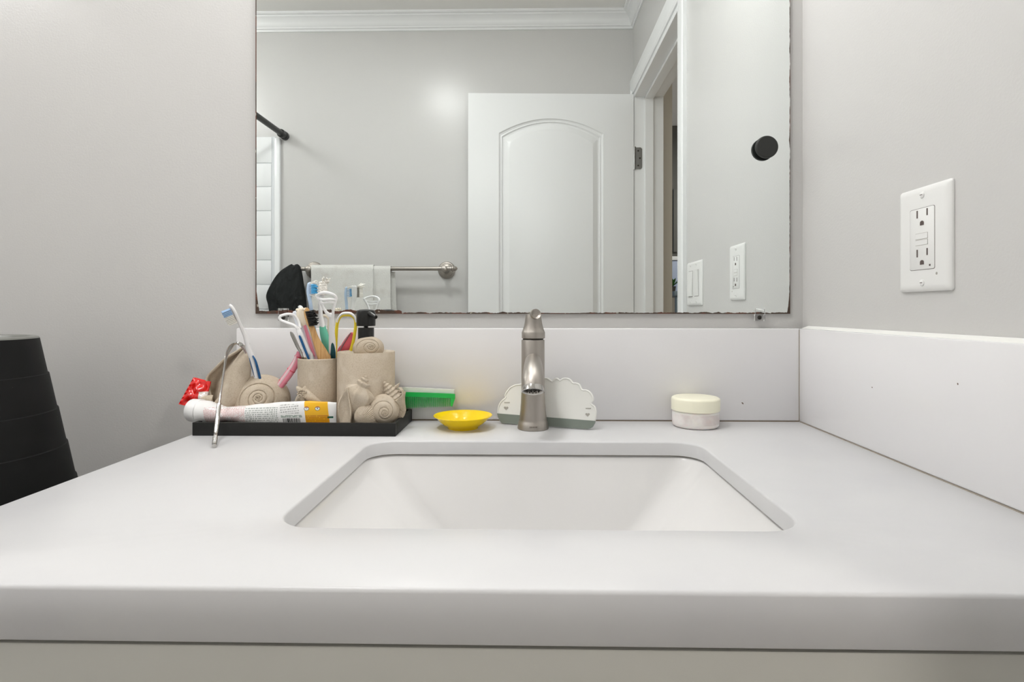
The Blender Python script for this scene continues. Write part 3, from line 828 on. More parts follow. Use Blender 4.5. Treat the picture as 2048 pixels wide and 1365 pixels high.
# ================================================================== FAUCET
FY = 0.843
fx = at(1066, 800, FY).x
u = FY / FPX
def fz(py): return ZC - (py - PPY) * u
t = thing('faucet', 'brushed nickel single hole faucet standing behind the sink', 'faucet', (fx, FY, ZT))
zk = ZT - fz(858)        # bring the pixel profile down to the counter top
prof = [(0.0222, ZT), (0.0230, ZT + 0.0010), (0.0226, ZT + 0.0035), (0.0214, ZT + 0.0100), (0.0205, ZT + 0.0112), (0.0200, ZT + 0.0150), (0.0188, ZT + 0.0250), (0.0178, ZT + 0.0380), (0.0172, ZT + 0.052), (0.0170, ZT + 0.07), (0.0170, fz(681)), (0.0166, fz(680))]
MB().lathe([(r, z) for r, z in prof], (fx, FY, 0), seg=56).build('body', nickel_m, t, sharp=30)
MB().lathe([(0.0150, fz(681)), (0.0150, fz(676.5))], (fx, FY, 0), seg=40).build('gap_ring', darkmetal_m, t)
hp = [(0.0160, fz(677.2)), (0.0171, fz(676.2)), (0.0171, fz(665)), (0.0166, fz(663.6)), (0.0152, fz(659)), (0.0138, fz(653)), (0.0128, fz(646)), (0.0120, fz(638)), (0.0115, fz(630)), (0.0113, fz(629.2)), (0.0, fz(628.6))]
h = MB().lathe(hp, (fx + 0.0005, FY, 0), seg=56).build('handle', nickel_m, t, sharp=30)
# lever: short rod leaving the handle top towards the room, hollow scooped end
la = Vector((fx + 0.0008, FY - 0.004, fz(632))); ld_ = Vector((0.34, -0.86, 0.28)).normalized()
MB().lathe([(0.0062, -0.008), (0.0068, 0.0), (0.0073, 0.007), (0.0076, 0.0095), (0.0075, 0.0103), (0.0067, 0.0101), (0.0050, 0.0078), (0.003, 0.0066), (0.0, 0.0062)], la, ld_, seg=32).build('lever', nickel_m, h, sharp=40)
# spout
sp = [(Vector((fx, FY + 0.002, fz(725))), 0.0118, 0.0145), (Vector((fx, FY - 0.025, fz(725) - 0.0010)), 0.0126, 0.0145), (Vector((fx - 0.0003, FY - 0.057, fz(725) - 0.0060)), 0.0136, 0.0140), (Vector((fx - 0.0006, FY - 0.079, fz(725) - 0.0160)), 0.0146, 0.0136), (Vector((fx - 0.001, FY - 0.0880, fz(725) - 0.0285)), 0.0150, 0.0130)]
MB().sweep(sp, face=(0, -0.3, 1), n=8, seg=32).build('spout', nickel_m, t, sharp=40)
e0 = sp[-1][0]; ed = (sp[-1][0] - sp[-2][0]); ed = Vector((0, -0.42, -0.91)).normalized()
MB().lathe([(0.0142, -0.0045), (0.0150, -0.0005), (0.0152, 0.0022), (0.0140, 0.0026), (0.0122, 0.0012), (0.0118, -0.0010)], e0, ed, seg=40, cap0=False, cap1=False).build('spout_rim', steel_m, t)
mb = MB().lathe([(0.0120, 0.0006), (0.0, 0.0004)], e0, ed, seg=36)
for r_, nn in ((0.004, 6), (0.0085, 12)):
    for j in range(nn):
        a = 2 * math.pi * j / nn; uu = Vector((1, 0, 0)); ww = ed.cross(uu)
        mb.lathe([(0.0011, 0.0004), (0.0009, 0.002)], e0 + (uu * math.cos(a) + ww * math.sin(a)) * r_, ed, seg=6)
mb.build('aerator', darkmetal_m, t)
# faint stamped maker's mark on the base ring
mb = MB()
for j in range(7):
    a = math.radians(-12 + 4.4 * j)
    rr_ = 0.02245; w_ = 0.0006
    c = Vector((fx + rr_ * math.sin(a), FY - rr_ * math.cos(a), ZT + 0.0062)); tx = Vector((math.cos(a), math.sin(a), 0)); nn = Vector((math.sin(a), -math.cos(a), 0))
    for dx, z0_, z1_ in (((-0.0005, -0.001, 0.001), (0.0004, -0.001, 0.001)) if j % 2 else ((-0.0003, -0.001, 0.001),)):
        q = c + tx * dx
        mb.prism([q + Vector((0, 0, z0_)), q + tx * 0.0004 + Vector((0, 0, z0_)), q + tx * 0.0004 + Vector((0, 0, z1_)), q + Vector((0, 0, z1_))], nn * -0.0006)
g = mb.build('stamp', M('stamp_shadow', rgb(122, 113, 104), rough=0.5, metal=0.6), t)

# ================================================================== YELLOW DISH
by = 0.845
bx = at(926, 850, by).x
mb = MB().lathe([(0.0, 0.0026), (0.0195, 0.0026), (0.0205, 0.0), (0.0222, 0.0), (0.0225, 0.0022), (0.0285, 0.0060), (0.0345, 0.0108), (0.0392, 0.0160), (0.0425, 0.0180), (0.0432, 0.0186), (0.0428, 0.0192), (0.0388, 0.0176), (0.0335, 0.0128), (0.0280, 0.0082), (0.0215, 0.0050), (0.0, 0.0046)], (bx, by, ZT), seg=64)
o = mb.build('dish', bowl_m, base=(bx, by, ZT), sharp=50)
tag(o, 'small shiny yellow plastic dish on the countertop', 'dish')

# ================================================================== CREAM JAR
jy = 0.8655
jx = at(1391, 840, jy).x
t = thing('cream_jar', 'small round frosted jar with a cream coloured lid beside the wall', 'jar', (jx, jy, ZT))
MB().lathe([(0.0285, 0.0), (0.0315, 0.0008), (0.0335, 0.003), (0.0340, 0.007), (0.0340, 0.0215), (0.0325, 0.0238), (0.030, 0.0245), (0.030, 0.030)], (jx, jy, ZT), seg=64).build('body', jar_m, t, sharp=40)
MB().lathe([(0.030, 0.0242), (0.0344, 0.0244), (0.0352, 0.0252), (0.0352, 0.0405), (0.0345, 0.0425), (0.0325, 0.0438), (0.0300, 0.0441), (0.0, 0.0436)], (jx, jy, ZT), seg=64).build('lid', lid_m, t, sharp=40)

# ================================================================== CLOUD SHAPED SQUEEGEE leaning on the backsplash
A = atz(1018, 848.3, ZT + 0.0002); B = atz(1176, 859.2, ZT + 0.0002)
uh = (B - A).normalized(); nh = Vector((uh.y, -uh.x, 0))       # towards the camera
if nh.y > 0: nh = -nh
lean = math.radians(9)
vh = (Vector((0, 0, 1)) * math.cos(lean) - nh * math.sin(lean)).normalized()
pn = uh.cross(vh).normalized()
if pn.y > 0: pn = -pn
def zp(x, y): return (960 + x / 4.707, 600 + y / 4.707)
OUT = [(170, 1070), (172, 1030), (182, 990), (205, 952), (242, 920), (236, 905), (252, 868), (290, 822), (340, 797), (392, 790), (396, 776), (430, 752), (476, 742), (520, 750), (548, 764), (572, 745), (612, 733), (648, 738), (682, 762), (700, 745), (728, 734), (757, 752), (785, 737), (826, 735), (858, 750), (880, 778), (912, 780), (945, 800), (965, 842), (1005, 845), (1045, 870), (1070, 912), (1072, 950), (1055, 977), (1085, 1002), (1100, 1045), (1098, 1095), (1090, 1140)]
def cp(x, y, d=0.0): return onplane(*zp(x, y), A, pn) + pn * d
def refine(pts, n=3):
    return [p for p in catmull(pts, n)]
top = refine(OUT)
TK = 0.0035
t = thing('counter_squeegee', 'white cloud shaped silicone scraper with a grey blade leaning behind the faucet', 'squeegee', ((A + B) / 2))
poly = [cp(x, y) for x, y in top]
MB().prism(poly, pn * TK).build('body', sil_m, t, sharp=30)
rim = [(cp(x, y, TK), 0.0011, 0.0009) for x, y in offset_in([(x, -y) for x, y in top], -8) for y in [-y]]
MB().sweep(rim, face=pn, n=1, seg=8).build('rim', sil_m, t)
blade = [(170, 1070), (1090, 1140), (1086, 1160), (1066, 1195), (1040, 1212), (1015, 1218), (620, 1190), (215, 1163), (196, 1142), (178, 1105)]
MB().prism([cp(x, y, 0.0004) for x, y in blade], pn * (TK + 0.0004)).build('blade', silg_m, t)
for hx, hy, bx_, by_ in ((253, 1020, 262, 968), (1018, 1082, 1025, 1023)):
    pts = []
    for j in range(24):
        a = 2 * math.pi * j / 24
        pts.append((hx + 1.28 * 16 * math.sin(a) ** 3, hy - 1.2 * (13 * math.cos(a) - 5 * math.cos(2 * a) - 2 * math.cos(3 * a) - math.cos(4 * a))))
    MB().prism([cp(x, y, TK) for x, y in pts], pn * 0.0003).build('heart_mark', mark_m, t)
    mb = MB()
    for j in range(7):
        xa = bx_ - 25 + j * 7.4
        mb.prism([cp(xa, by_ - 5, TK), cp(xa + 5.2, by_ - 5, TK), cp(xa + 5.2, by_ + 6, TK), cp(xa, by_ + 6, TK)], pn * 0.0003)
    mb.build('print_line', mark_m, t)

# ================================================================== TRAY
ta, tb_ = atz(382, 873, ZT), atz(792, 873, ZT)
TX0, TX1, TY0, TY1, THT = ta.x, tb_.x, (ta.y + tb_.y) / 2, 0.8975, 0.0182
t = thing('vanity_tray', 'black rectangular low tray on the left end of the countertop', 'tray', ((TX0 + TX1) / 2, (TY0 + TY1) / 2, ZT))
TR = 0.005
MB().box((TX0 + TR, TY0 + TR, ZT), (TX1 - TR, TY1 - TR, TRAY_Z), 0.0).build('floor_board', black_m, t)
MB().box((TX0, TY0, ZT), (TX1, TY0 + TR, ZT + THT), 0.0006).build('rail', black_m, t)
MB().box((TX0, TY1 - TR, ZT), (TX1, TY1, ZT + THT), 0.0006).build('rail', black_m, t)
MB().box((TX0, TY0 + TR, ZT), (TX0 + TR, TY1 - TR, ZT + THT), 0.0006).build('rail', black_m, t)
MB().box((TX1 - TR, TY0 + TR, ZT), (TX1, TY1 - TR, ZT + THT), 0.0006).build('rail', black_m, t)

# ================================================================== SHELL BUILDERS
def basis(n):
    n = Vector(n).normalized()
    u = Vector((0, 0, 1)).cross(n)
    u = u.normalized() if u.length > 0.01 else Vector((1, 0, 0))
    return u, n.cross(u), n
def snail(mb, c, n, R, depth, sq=1.0, g=0.5, off=(0, 0), groove=0.10, back=0.5, ph=0.0, ribs=0, nr=56, na=96, roll=0.0, outer_r=None):
    """flat coiled shell facing n: dome with a spiral groove"""
    u, v, n = basis(n); c = Vector(c)
    u, v = u * math.cos(roll) + v * math.sin(roll), v * math.cos(roll) - u * math.sin(roll)
    rs = []
    for i in range(nr + 1):
        q = (i / nr) ** 1.25; ring = []
        for j in range(na):
            a = 2 * math.pi * j / na
            ox, oy = off[0] * (1 - q), off[1] * (1 - q)
            x, y = q * math.cos(a), q * math.sin(a)
            h = (1 - q ** 2.3) ** 0.55
            if q > 0.01:
                f = (math.log(q) / math.log(g) + (a + ph) / (2 * math.pi)) % 1.0
                d = min(f, 1 - f)
                h -= groove * math.exp(-(d / 0.05) ** 2) * (0.35 + 0.65 * q) * (0 if q > 0.93 else 1)
                h += groove * 0.5 * math.sin(math.pi * f) * (1 - q)
                if ribs and q > 0.55: h += 0.007 * math.cos(ribs * a + 3 * q)
            ring.append(c + u * (R * (x + ox)) + v * (R * sq * (y + oy)) + n * (depth * h))
        rs.append(ring)
    # back half
    for i in range(1, 7):
        k = i / 6
        rs.append([c + u * (R * math.cos(2 * math.pi * j / na) * math.cos(k * math.pi / 2)) + v * (R * sq * math.sin(2 * math.pi * j / na) * math.cos(k * math.pi / 2)) - n * (depth * back * math.sin(k * math.pi / 2)) for j in range(na)])
    mb.rings(rs, True, True)
def knobby(mb, apex, axis, prof, m=7, flat=1.0, face=(0, -1, 0), seg=56, twist=0.0, n=5, ph=0.0):
    """spired shell: prof = (radius, height, knob) along axis from the apex"""
    ax = Vector(axis).normalized(); f = Vector(face); f = (f - ax * f.dot(ax)).normalized(); s = ax.cross(f)
    rs = []
    for r, h, k in catmull(prof, n):
        ring = []
        for j in range(seg):
            a = 2 * math.pi * j / seg
            kk = 1 + k * max(0.0, math.cos(m * (a + ph) + twist * h)) ** 1.5
            ring.append(Vector(apex) + ax * h + s * (max(r, 1e-5) * kk * math.cos(a)) + f * (max(r, 1e-5) * kk * flat * math.sin(a)))
        rs.append(ring)
    mb.rings(rs)
def scallop(mb, c, n, R, depth, hinge, ribs=22, sq=1.0, na=200, nr=22):
    """fan shell: dome with ribs radiating from a hinge direction (angle)"""
    u, v, n = basis(n); c = Vector(c); hx, hy = math.cos(hinge) * 1.5, math.sin(hinge) * 1.5
    rs = []
    for i in range(nr + 1):
        q = i / nr; ring = []
        for j in range(na):
            a = 2 * math.pi * j / na
            x, y = q * math.cos(a), q * math.sin(a)
            ang = math.atan2(y - hy, x - hx); ds = math.hypot(x - hx, y - hy)
            h = math.sqrt(max(0, 1 - q * q)) + 0.07 * min(1, ds) * math.cos(ribs * 2 * (ang - hinge)) * (1 if q > 0.02 else 0)
            if q >= 1: h = 0
            ring.append(c + u * (R * x) + v * (R * sq * y) + n * (depth * h))
        rs.append(ring)
    rs.append([c + (p - c) * 0.9 - n * depth * 0.3 for p in rs[-1]])
    mb.rings(rs, True, True)
def leafdish(mb, pts_mid, w, face, dish, thick):
    """leaf shaped shallow dish: spine points with half widths"""
    pass

# ================================================================== TOOTHBRUSH HOLDER (conch and snail in one casting)
HY = 0.850
hb = at(500, 845, HY); 
t = thing('toothbrush_holder', 'sand coloured toothbrush holder moulded as a conch and a coiled snail shell', 'toothbrush holder', (hb.x, HY, TRAY_Z))
sc_ = at(523.5, 803, HY)
mb = MB(); snail(mb, sc_, (0.42, -1, 0.16), 0.0405, 0.026, sq=0.985, g=0.52, off=(-0.10, 0.13), groove=0.11, back=0.9, ph=-0.5, ribs=30)
mb.build('snail_shell', stone_m, t, sharp=60)
# low base the shells sit on
bl, br = at(420, 838, HY).x, at(560, 838, HY).x
mb = MB().rings([[Vector((x, y, z)) for x, y in rrect((bl + br) / 2, HY, (br - bl) / 2 + gi, 0.026 + gi, 0.02, 6)] for gi, z in ((0, TRAY_Z), (0.0, TRAY_Z + 0.012), (-0.006, TRAY_Z + 0.018))])
mb.build('base', stone_m, t)
# conch body: tilted egg with two knobs at its shoulder
ca, cb = at(497, 690, HY - 0.004), at(456, 822, HY - 0.018)
mb = MB()
knobby(mb, ca, cb - ca, [(0.0, 0.0, 0), (0.0050, 0.008, 0), (0.0095, 0.020, 0), (0.0145, 0.040, 0), (0.0172, 0.060, 0), (0.0172, 0.078, 0.05), (0.0125, 0.092, 0.1), (0.0060, 0.101, 0), (0.0, 0.104, 0)], m=4, flat=1.15, seg=40)
mb.build('conch_body', stone_m, t, sharp=70)
for (x0_, y0_), (x1_, y1_), r_ in (((446, 800), (425, 817), 0.0075), ((457, 800), (462, 817), 0.0080), ((424, 800), (402, 797), 0.0070)):
    a, b = at(x0_, y0_, HY - 0.014), at(x1_, y1_, HY - 0.020)
    MB().sweep([(a, r_, r_), (a.lerp(b, 0.6), r_ * 0.7, r_ * 0.7), (b, r_ * 0.22, r_ * 0.22)], face=(0, -1, 0), n=5, seg=16).build('shell_knob', stone_m, t, sharp=70)
# flared lip: sheet from the conch body out to its wavy edge
lip = catmull([(496, 688), (476, 702), (452, 717), (431, 736), (413, 757), (416, 780), (421, 800), (425, 818)], 6)
rootl = catmull([(497, 690), (488, 700), (476, 716), (464, 735), (452, 758), (444, 780), (436, 802), (430, 818)], 6)
def lipf(a, b):
    i = min(int(a * (len(lip) - 1)), len(lip) - 1)
    L, R0 = lip[i], rootl[i]
    k = b
    px_, py_ = R0[0] + (L[0] - R0[0]) * k, R0[1] + (L[1] - R0[1]) * k
    Y = HY - 0.004 + math.sin(math.pi * min(1.0, a * 1.6 + 0.1) * 0.5) * 0.030 * math.sin(math.pi * k * 0.80) - 0.006 * k
    return at(px_, py_, Y)
MB().grid(lipf, len(lip) - 1, 12, (0.0006, 0.0034, 0.0006)).build('conch_lip', stone_m, t, sharp=60)
le = [(lipf(i / (len(lip) - 1), 1.0) + Vector((0.0003, 0.0017, 0.0003)), 0.0020, 0.0020) for i in range(len(lip))]
MB().sweep(le, face=(0, -1, 0), n=1, seg=10).build('lip_edge', stone_m, t, sharp=70)
# dark holes for the brushes
for px_, py_ in ((514, 752.5), (570, 766)):
    pass

# ================================================================== TUMBLER
CY = 0.855; CR_ = 0.0310
cxx = at(598, 780, CY).x + CR_
chh = ZC - (720 - 620) * (CY - CR_) / FPX - TRAY_Z
t = thing('tumbler', 'sand coloured straight tumbler full of toothbrushes and tongue cleaners', 'tumbler', (cxx, CY, TRAY_Z))
MB().lathe([(CR_ - 0.001, 0.0), (CR_, 0.001), (CR_, chh - 0.0012), (CR_ - 0.0012, chh), (CR_ - 0.0032, chh - 0.0012), (CR_ - 0.0035, 0.006), (0.0, 0.006)], (cxx, CY, TRAY_Z), seg=56).build('cup', stone_m, t, sharp=40)
st = at(607, 786, CY - CR_ - 0.001)
mb = MB()
for (ex, ey), w_, yo in (((645, 811), 0.0075, 0.002), ((593, 774), 0.0050, -0.001), ((590, 806), 0.0048, 0.0), ((612, 771), 0.0040, 0.001), ((605, 812), 0.005, 0.0)):
    e_ = at(ex, ey, CY - CR_ + yo + 0.003 + (0.0 if ex < 630 else -0.002))
    mb.sweep([(st + Vector((0, 0.002, 0)), w_, w_ * 0.8), (st.lerp(e_, 0.45) + Vector((0, -0.0012, 0)), w_ * 0.85, w_ * 0.75), (st.lerp(e_, 0.85), w_ * 0.5, w_ * 0.5), (e_, w_ * 0.2, w_ * 0.2)], face=(0, -1, 0), n=5, seg=14)
for k in range(26):
    a = random.random() * 6.28; r_ = random.random() * 0.008
    mb.lathe([(0.0012, -0.001), (0.0009, 0.0006), (0.0, 0.0012)], st + Vector((math.cos(a) * r_, -0.0048, math.sin(a) * r_)), (0, -1, 0), seg=6)
mb.build('starfish', stone_m, t, sharp=70)

# ================================================================== SOAP DISPENSER
PY_, PR = 0.850, 0.0418
pxx = at(732.5, 780, PY_).x
phh = ZC - (708 - 620) * (PY_ - PR) / FPX - TRAY_Z
t = thing('soap_dispenser', 'sand coloured soap dispenser with a black pump and moulded sea shells', 'soap dispenser', (pxx, PY_, TRAY_Z))
MB().lathe([(PR - 0.001, 0), (PR, 0.001), (PR, phh - 0.001), (PR - 0.0006, phh), (PR - 0.003, phh - 0.0002), (PR - 0.006, phh - 0.0022), (0.0, phh - 0.0022)], (pxx, PY_, TRAY_Z), seg=72).build('body', stone_m, t, sharp=40)
ztop = TRAY_Z + phh - 0.0022
cs = at(737, 692, PY_ - 0.006)
mb = MB(); snail(mb, (cs.x, PY_ - 0.006, ztop + 0.0075), (0.30, -1, 0.10), 0.0225, 0.014, sq=0.78, g=0.5, off=(0.16, 0.10), groove=0.12, back=1.0, ph=1.0, nr=40, na=64)
mb.build('cap_shell', stone_m, t, sharp=60)
px0 = at(732, 665, PY_).x
def pz(py): return ZC - (py - 620) * PY_ / FPX
pump = MB().lathe([(0.0118, ztop), (0.0118, pz(656.5)), (0.0114, pz(656)), (0.0032, pz(656)), (0.0032, pz(652.8))], (px0, PY_, 0), seg=36).lathe([(0.0160, ztop + 0.0002), (0.0160, ztop + 0.003), (0.012, ztop + 0.0035)], (px0, PY_, 0), seg=36).build('pump_collar', blackpl_m, t, sharp=40)
ph_ = MB().lathe([(0.0034, pz(652.6)), (0.0132, pz(652.6)), (0.0138, pz(652)), (0.0140, pz(636)), (0.0138, pz(626)), (0.0124, pz(621.5)), (0.0085, pz(619.4)), (0.0, pz(618.6))], (px0, PY_, 0), seg=44).build('pump_head', blackpl_m, t, sharp=40)
na_, nb_ = at(740, 628, PY_ - 0.010), at(751, 634.5, PY_ - 0.020)
MB().sweep([(Vector((px0 + 0.004, PY_ - 0.004, pz(628))), 0.0050, 0.0042), (na_, 0.0042, 0.0036), (nb_, 0.0026, 0.0026)], face=(0, 0, 1), n=5, seg=16).build('nozzle', blackpl_m, ph_)
nd = (nb_ - na_).normalized()
MB().lathe([(0.0027, -0.0004), (0.0028, 0.0010), (0.0019, 0.0011), (0.0017, -0.0006)], nb_, nd, seg=18, cap0=False, cap1=False).build('nozzle_ring', blackpl_m, ph_)
# shells moulded on its front
ap, ex = at(733, 751, 0.802), at(694, 852, 0.817)
Lc = (ex - ap).length / 0.083
mb = MB()
knobby(mb, ap, ex - ap, [(0.0, 0, 0), (0.0026, 0.0022, 0.1), (0.0026, 0.0042, 0), (0.0052, 0.0062, 0.25), (0.0048, 0.0098, 0), (0.0084, 0.0118, 0.28), (0.0074, 0.0172, 0), (0.0105, 0.0195, 0.10), (0.0195, 0.0275, 0.22), (0.0196, 0.0370, 0.14), (0.0165, 0.0520, 0.05), (0.0110, 0.0680, 0.0), (0.0062, 0.0800, 0), (0.0040, 0.0850, 0)], m=7, flat=0.50, seg=70, n=4, ph=0.35)
mb.build('conch_shell', stone_m, t, sharp=55)
# aperture: raised lip loop with a shallow inside
ol = [(695, 775), (684, 788), (676.5, 806), (675.5, 825), (678, 842), (684, 850), (698, 850), (701.5, 838), (702, 818), (699, 798)]
olp = [at(x, y, 0.7985 + 0.005 * (1 if x < 690 else 0) - (0.0005 if y > 800 else 0)) for x, y in ol]
cen = at(689, 818, 0.8015)
mb = MB(); dn = catmull([tuple(p) for p in olp + olp[:1]], 5)[:-1]
dn = [Vector(p) for p in dn]
mb.rings([[p + Vector((0, 0.010, 0)) for p in dn], dn, [p.lerp(cen, 0.16) + Vector((0, -0.0006, 0)) for p in dn], [p.lerp(cen, 0.34) + Vector((0, 0.0022, 0)) for p in dn], [p.lerp(cen, 0.85) + Vector((0, 0.0035, 0)) for p in dn]])
mb.build('conch_mouth', stone_m, t, sharp=60)
mb = MB(); sp_ = at(732.5, 832.5, 0.8035); scallop(mb, sp_, (0.25, -1, 0.15), 0.0166, 0.0068, math.radians(222), ribs=44, sq=0.95)
mb.build('scallop_shell', stone_m, t, sharp=70)
mb = MB(); ss = at(768, 820, 0.8150); snail(mb, ss, (0.30, -1, 0.10), 0.0215, 0.0135, sq=1.05, g=0.50, off=(0.02, -0.20), groove=0.12, back=0.5, ph=0.4, nr=44, na=72)
mb.build('snail_shell', stone_m, t, sharp=60)
ap, ex = at(767.5, 763.5, 0.817), at(801, 812, 0.828)
mb = MB()
pr = []
for w in range(6):
    r0_ = 0.0022 + 0.0020 * w; h0 = 0.0006 + 0.0042 * w + 0.0002 * w * w
    pr += [(r0_, h0 + 0.0014, 0.14), (r0_ * 0.90, h0 + 0.0036, 0.02)]
pr = [(0, 0, 0)] + pr + [(0.0135, 0.0300, 0.32), (0.0115, 0.0365, 0.1), (0.0070, 0.0460, 0.0), (0.003, 0.054, 0), (0, 0.0555, 0)]
knobby(mb, ap, ex - ap, pr, m=11, flat=0.8, seg=66, n=4)
mb.build('turret_shell', stone_m, t, sharp=60)
for (x0_, y0_), (x1_, y1_) in (((792, 775), (799, 767)), ((797, 783), (805, 781)), ((790, 790), (797, 797))):
    a, b = at(x0_, y0_, 0.824), at(x1_, y1_, 0.820)
    MB().sweep([(a, 0.003, 0.003), (b, 0.0008, 0.0008)], n=4, seg=10).build('shell_spike', stone_m, t)
le = [at(x, y, Y) for x, y, Y in ((800, 776, 0.826), (805.5, 784, 0.824), (805, 797, 0.824), (801.5, 808, 0.826))]
MB().sweep([(p, 0.0014, 0.0060) for p in le], n=5, seg=10).build('shell_lip', stone_m, t, sharp=70)
mb = MB(); s2 = at(795.5, 822, 0.829); scallop(mb, s2, (0.55, -1, 0.1), 0.0118, 0.0060, math.radians(250), ribs=30, sq=1.18, na=160)
mb.build('scallop_shell', stone_m, t, sharp=70)
# casting that ties the right hand shells to the body
mb = MB().sweep([(at(792, 800, 0.838), 0.009, 0.009), (at(790, 822, 0.836), 0.011, 0.010), (Vector((at(786, 845, 0.832).x, 0.832, TRAY_Z + 0.001)), 0.013, 0.011)], n=5, seg=16)
mb.build('shell_base', stone_m, t, sharp=70)

# ================================================================== TOOTHPASTE TUBE
TBY = 0.8115
S0, S1 = at(404, 822, TBY + 0.004), at(673, 832, TBY)
t_ax = (S1 - S0); TL = t_ax.length; t_ax.normalize()
tb_b = Vector((S0.x, TBY, TRAY_Z))
t = thing('toothpaste_tube', 'white toothpaste tube with a yellow band lying along the front of the tray', 'toothpaste', tb_b)
# printed tube skin: object coordinates are metres from the tube's left end
tm = M('tube_print', rgb(236, 236, 235), rough=0.28, spec=0.5)
TXx, TYy, TZz = tm.xyz()
def band(a, b): return TXx.between(a, b)
L_ = TL
lean_ = TXx - (TZz - 0.02) * 0.12 * -1.0
yb0, yb1 = at(611, 825, TBY).x - tb_b.x, at(655, 825, TBY).x - tb_b.x
ybm = lean_.between(yb0 + 0.002, yb1 + 0.003)
tm.mixcol(ybm, rgb(238, 182, 38))
pk = lean_.between(0.014, at(498, 825, TBY).x - tb_b.x + 0.0)
nz = tm.noise(900, 2)
zrow = lambda z0, p: ((TZz - z0) / p).frac()
def lines(mask, z0, z1, pitch, dens, scale, col, dy=0.0, slope=0.0):
    zz_ = TZz - TXx * slope
    row = (zz_ / pitch)
    ink = row.frac().between(0.22, 0.80)
    n1 = tm.noise(scale, 2, tm.vec(TXx, row.floor() * 3.7, dy))
    tm.mixcol(mask * TZz.between(z0, z1) * ink * (n1 > dens), col)
tx_a, tx_b, tx_c = at(499, 825, TBY).x - tb_b.x, at(562, 825, TBY).x - tb_b.x, at(608, 825, TBY).x - tb_b.x
tm.mixcol(pk * TZz.between(0.009, 0.031) * (tm.noise(120, 3) > 0.40) * 0.55, rgb(222, 196, 194))
lines(pk, 0.012, 0.0335, 0.0017, 0.50, 620, rgb(208, 172, 172), 2.0)
lines(lean_.between(tx_a, tx_b), 0.008, 0.0335, 0.0028, 0.49, 700, rgb(150, 158, 153), 1.0, 0.03)
lines(lean_.between(tx_b + 0.003, tx_c - 0.004), 0.0245, 0.0375, 0.0032, 0.50, 700, rgb(150, 152, 150), 5.0, 0.10)
tm.mixcol(lean_.between(tx_b + 0.004, tx_c) * TZz.between(0.0190, 0.0225) * (tm.noise(500, 2) > 0.42), rgb(160, 172, 164))
bar = lean_.between(tx_b + 0.006, tx_c - 0.003) * (TZz < 0.0180)
tm.mixcol(bar * (tm.noise(1500, 0, tm.vec(lean_, 4.0, 4.0)) > 0.48), rgb(38, 40, 40))
lines(ybm, 0.010, 0.0225, 0.0022, 0.42, 500, rgb(205, 128, 30), 8.0)
for ex_, ec in ((616, 0), (637, 1)):
    cxo = at(ex_, 818.5, TBY).x - tb_b.x; czo = at(ex_, 818.5, TBY - 0.008).z - tb_b.z
    dd = ((TXx - cxo) * (TXx - cxo) + (TZz - czo) * (TZz - czo) * 1.4).sqrt()
    tm.mixcol(dd < 0.0036, rgb(96, 84, 78)).mixcol((dd < 0.0034) * (TZz > czo + 0.0016), rgb(190, 104, 76)).mixcol((dd < 0.0029) * (TZz < czo + 0.0012), rgb(235, 240, 238)).mixcol((dd < 0.0010), rgb(60, 110, 130) if ec else rgb(200, 196, 186))
gx = at(662, 835, TBY).x - tb_b.x; gz = at(662, 836, TBY - 0.006).z - tb_b.z
tm.mixcol((TXx - gx).abs() .__lt__(0.0040) * (TZz - gz).abs().__lt__(0.0013), rgb(14, 86, 66))
# loft: round shoulder -> flat vertical crimp
rings = []
NS = 44
for i in range(NS + 1):
    k = i / NS
    p = S0.lerp(S1, k)
    zt0, zt1, zt2 = at(410, 800.5, TBY).z, at(455, 816, TBY).z, at(560, 803, TBY).z
    top_keys = [(0.0, 801.5), (0.05, 802.0), (0.12, 808), (0.19, 814.5), (0.30, 812.5), (0.45, 808), (0.62, 804), (0.80, 802.3), (0.92, 803.8), (1.0, 805.5)]
    bot_keys = [(0.0, 846), (0.06, 847), (0.12, 847), (0.19, 843), (0.26, 845), (0.36, 851), (0.5, 858), (0.7, 864), (1.0, 866)]
    def interp(ks):
        for (a, va), (b, vb) in zip(ks, ks[1:]):
            if a <= k <= b:
                q = (k - a) / (b - a); q = q * q * (3 - 2 * q)
                return va + (vb - va) * q
        return ks[-1][1]
    px_ = 404 + (673 - 404) * k
    zt_, zb_ = at(px_, interp(top_keys), TBY).z, max(at(px_, interp(bot_keys), TBY).z, TRAY_Z + 0.0003)
    hz_ = (zt_ - zb_) / 2; zc_ = (zt_ + zb_) / 2
    hy_ = 0.0165 * (1 - k) ** 0.75 + 0.0011
    if 0.12 < k < 0.32: hy_ *= 0.86
    pw = 2.0 + 0.3 * k
    r = []
    for j in range(36):
        a = 2 * math.pi * j / 36; c_, s_ = math.cos(a), math.sin(a)
        c_ = math.copysign(abs(c_) ** (2 / pw), c_); s_ = math.copysign(abs(s_) ** (2 / pw), s_)
        crease = 1 - 0.12 * math.exp(-((k - 0.22) / 0.07) ** 2) * math.cos(a * 3)
        r.append(Vector((p.x, TBY + hy_ * c_ * crease + 0.0005 * math.sin(k * 30) * (1 - k), zc_ + hz_ * s_)))
    rings.append(r)
MB().rings(rings).build('tube_body', tm, t, sharp=60)
ca_ = Vector((S0.x + 0.001, TBY + 0.0015, at(404, 823, TBY).z)); cd = Vector((-1, 0.16, 0.06)).normalized()
MB().lathe([(0.0150, -0.001), (0.0153, 0.0), (0.0150, 0.0006)], ca_, cd, seg=44, cap0=False).build('neck_ring', mark_m, t)
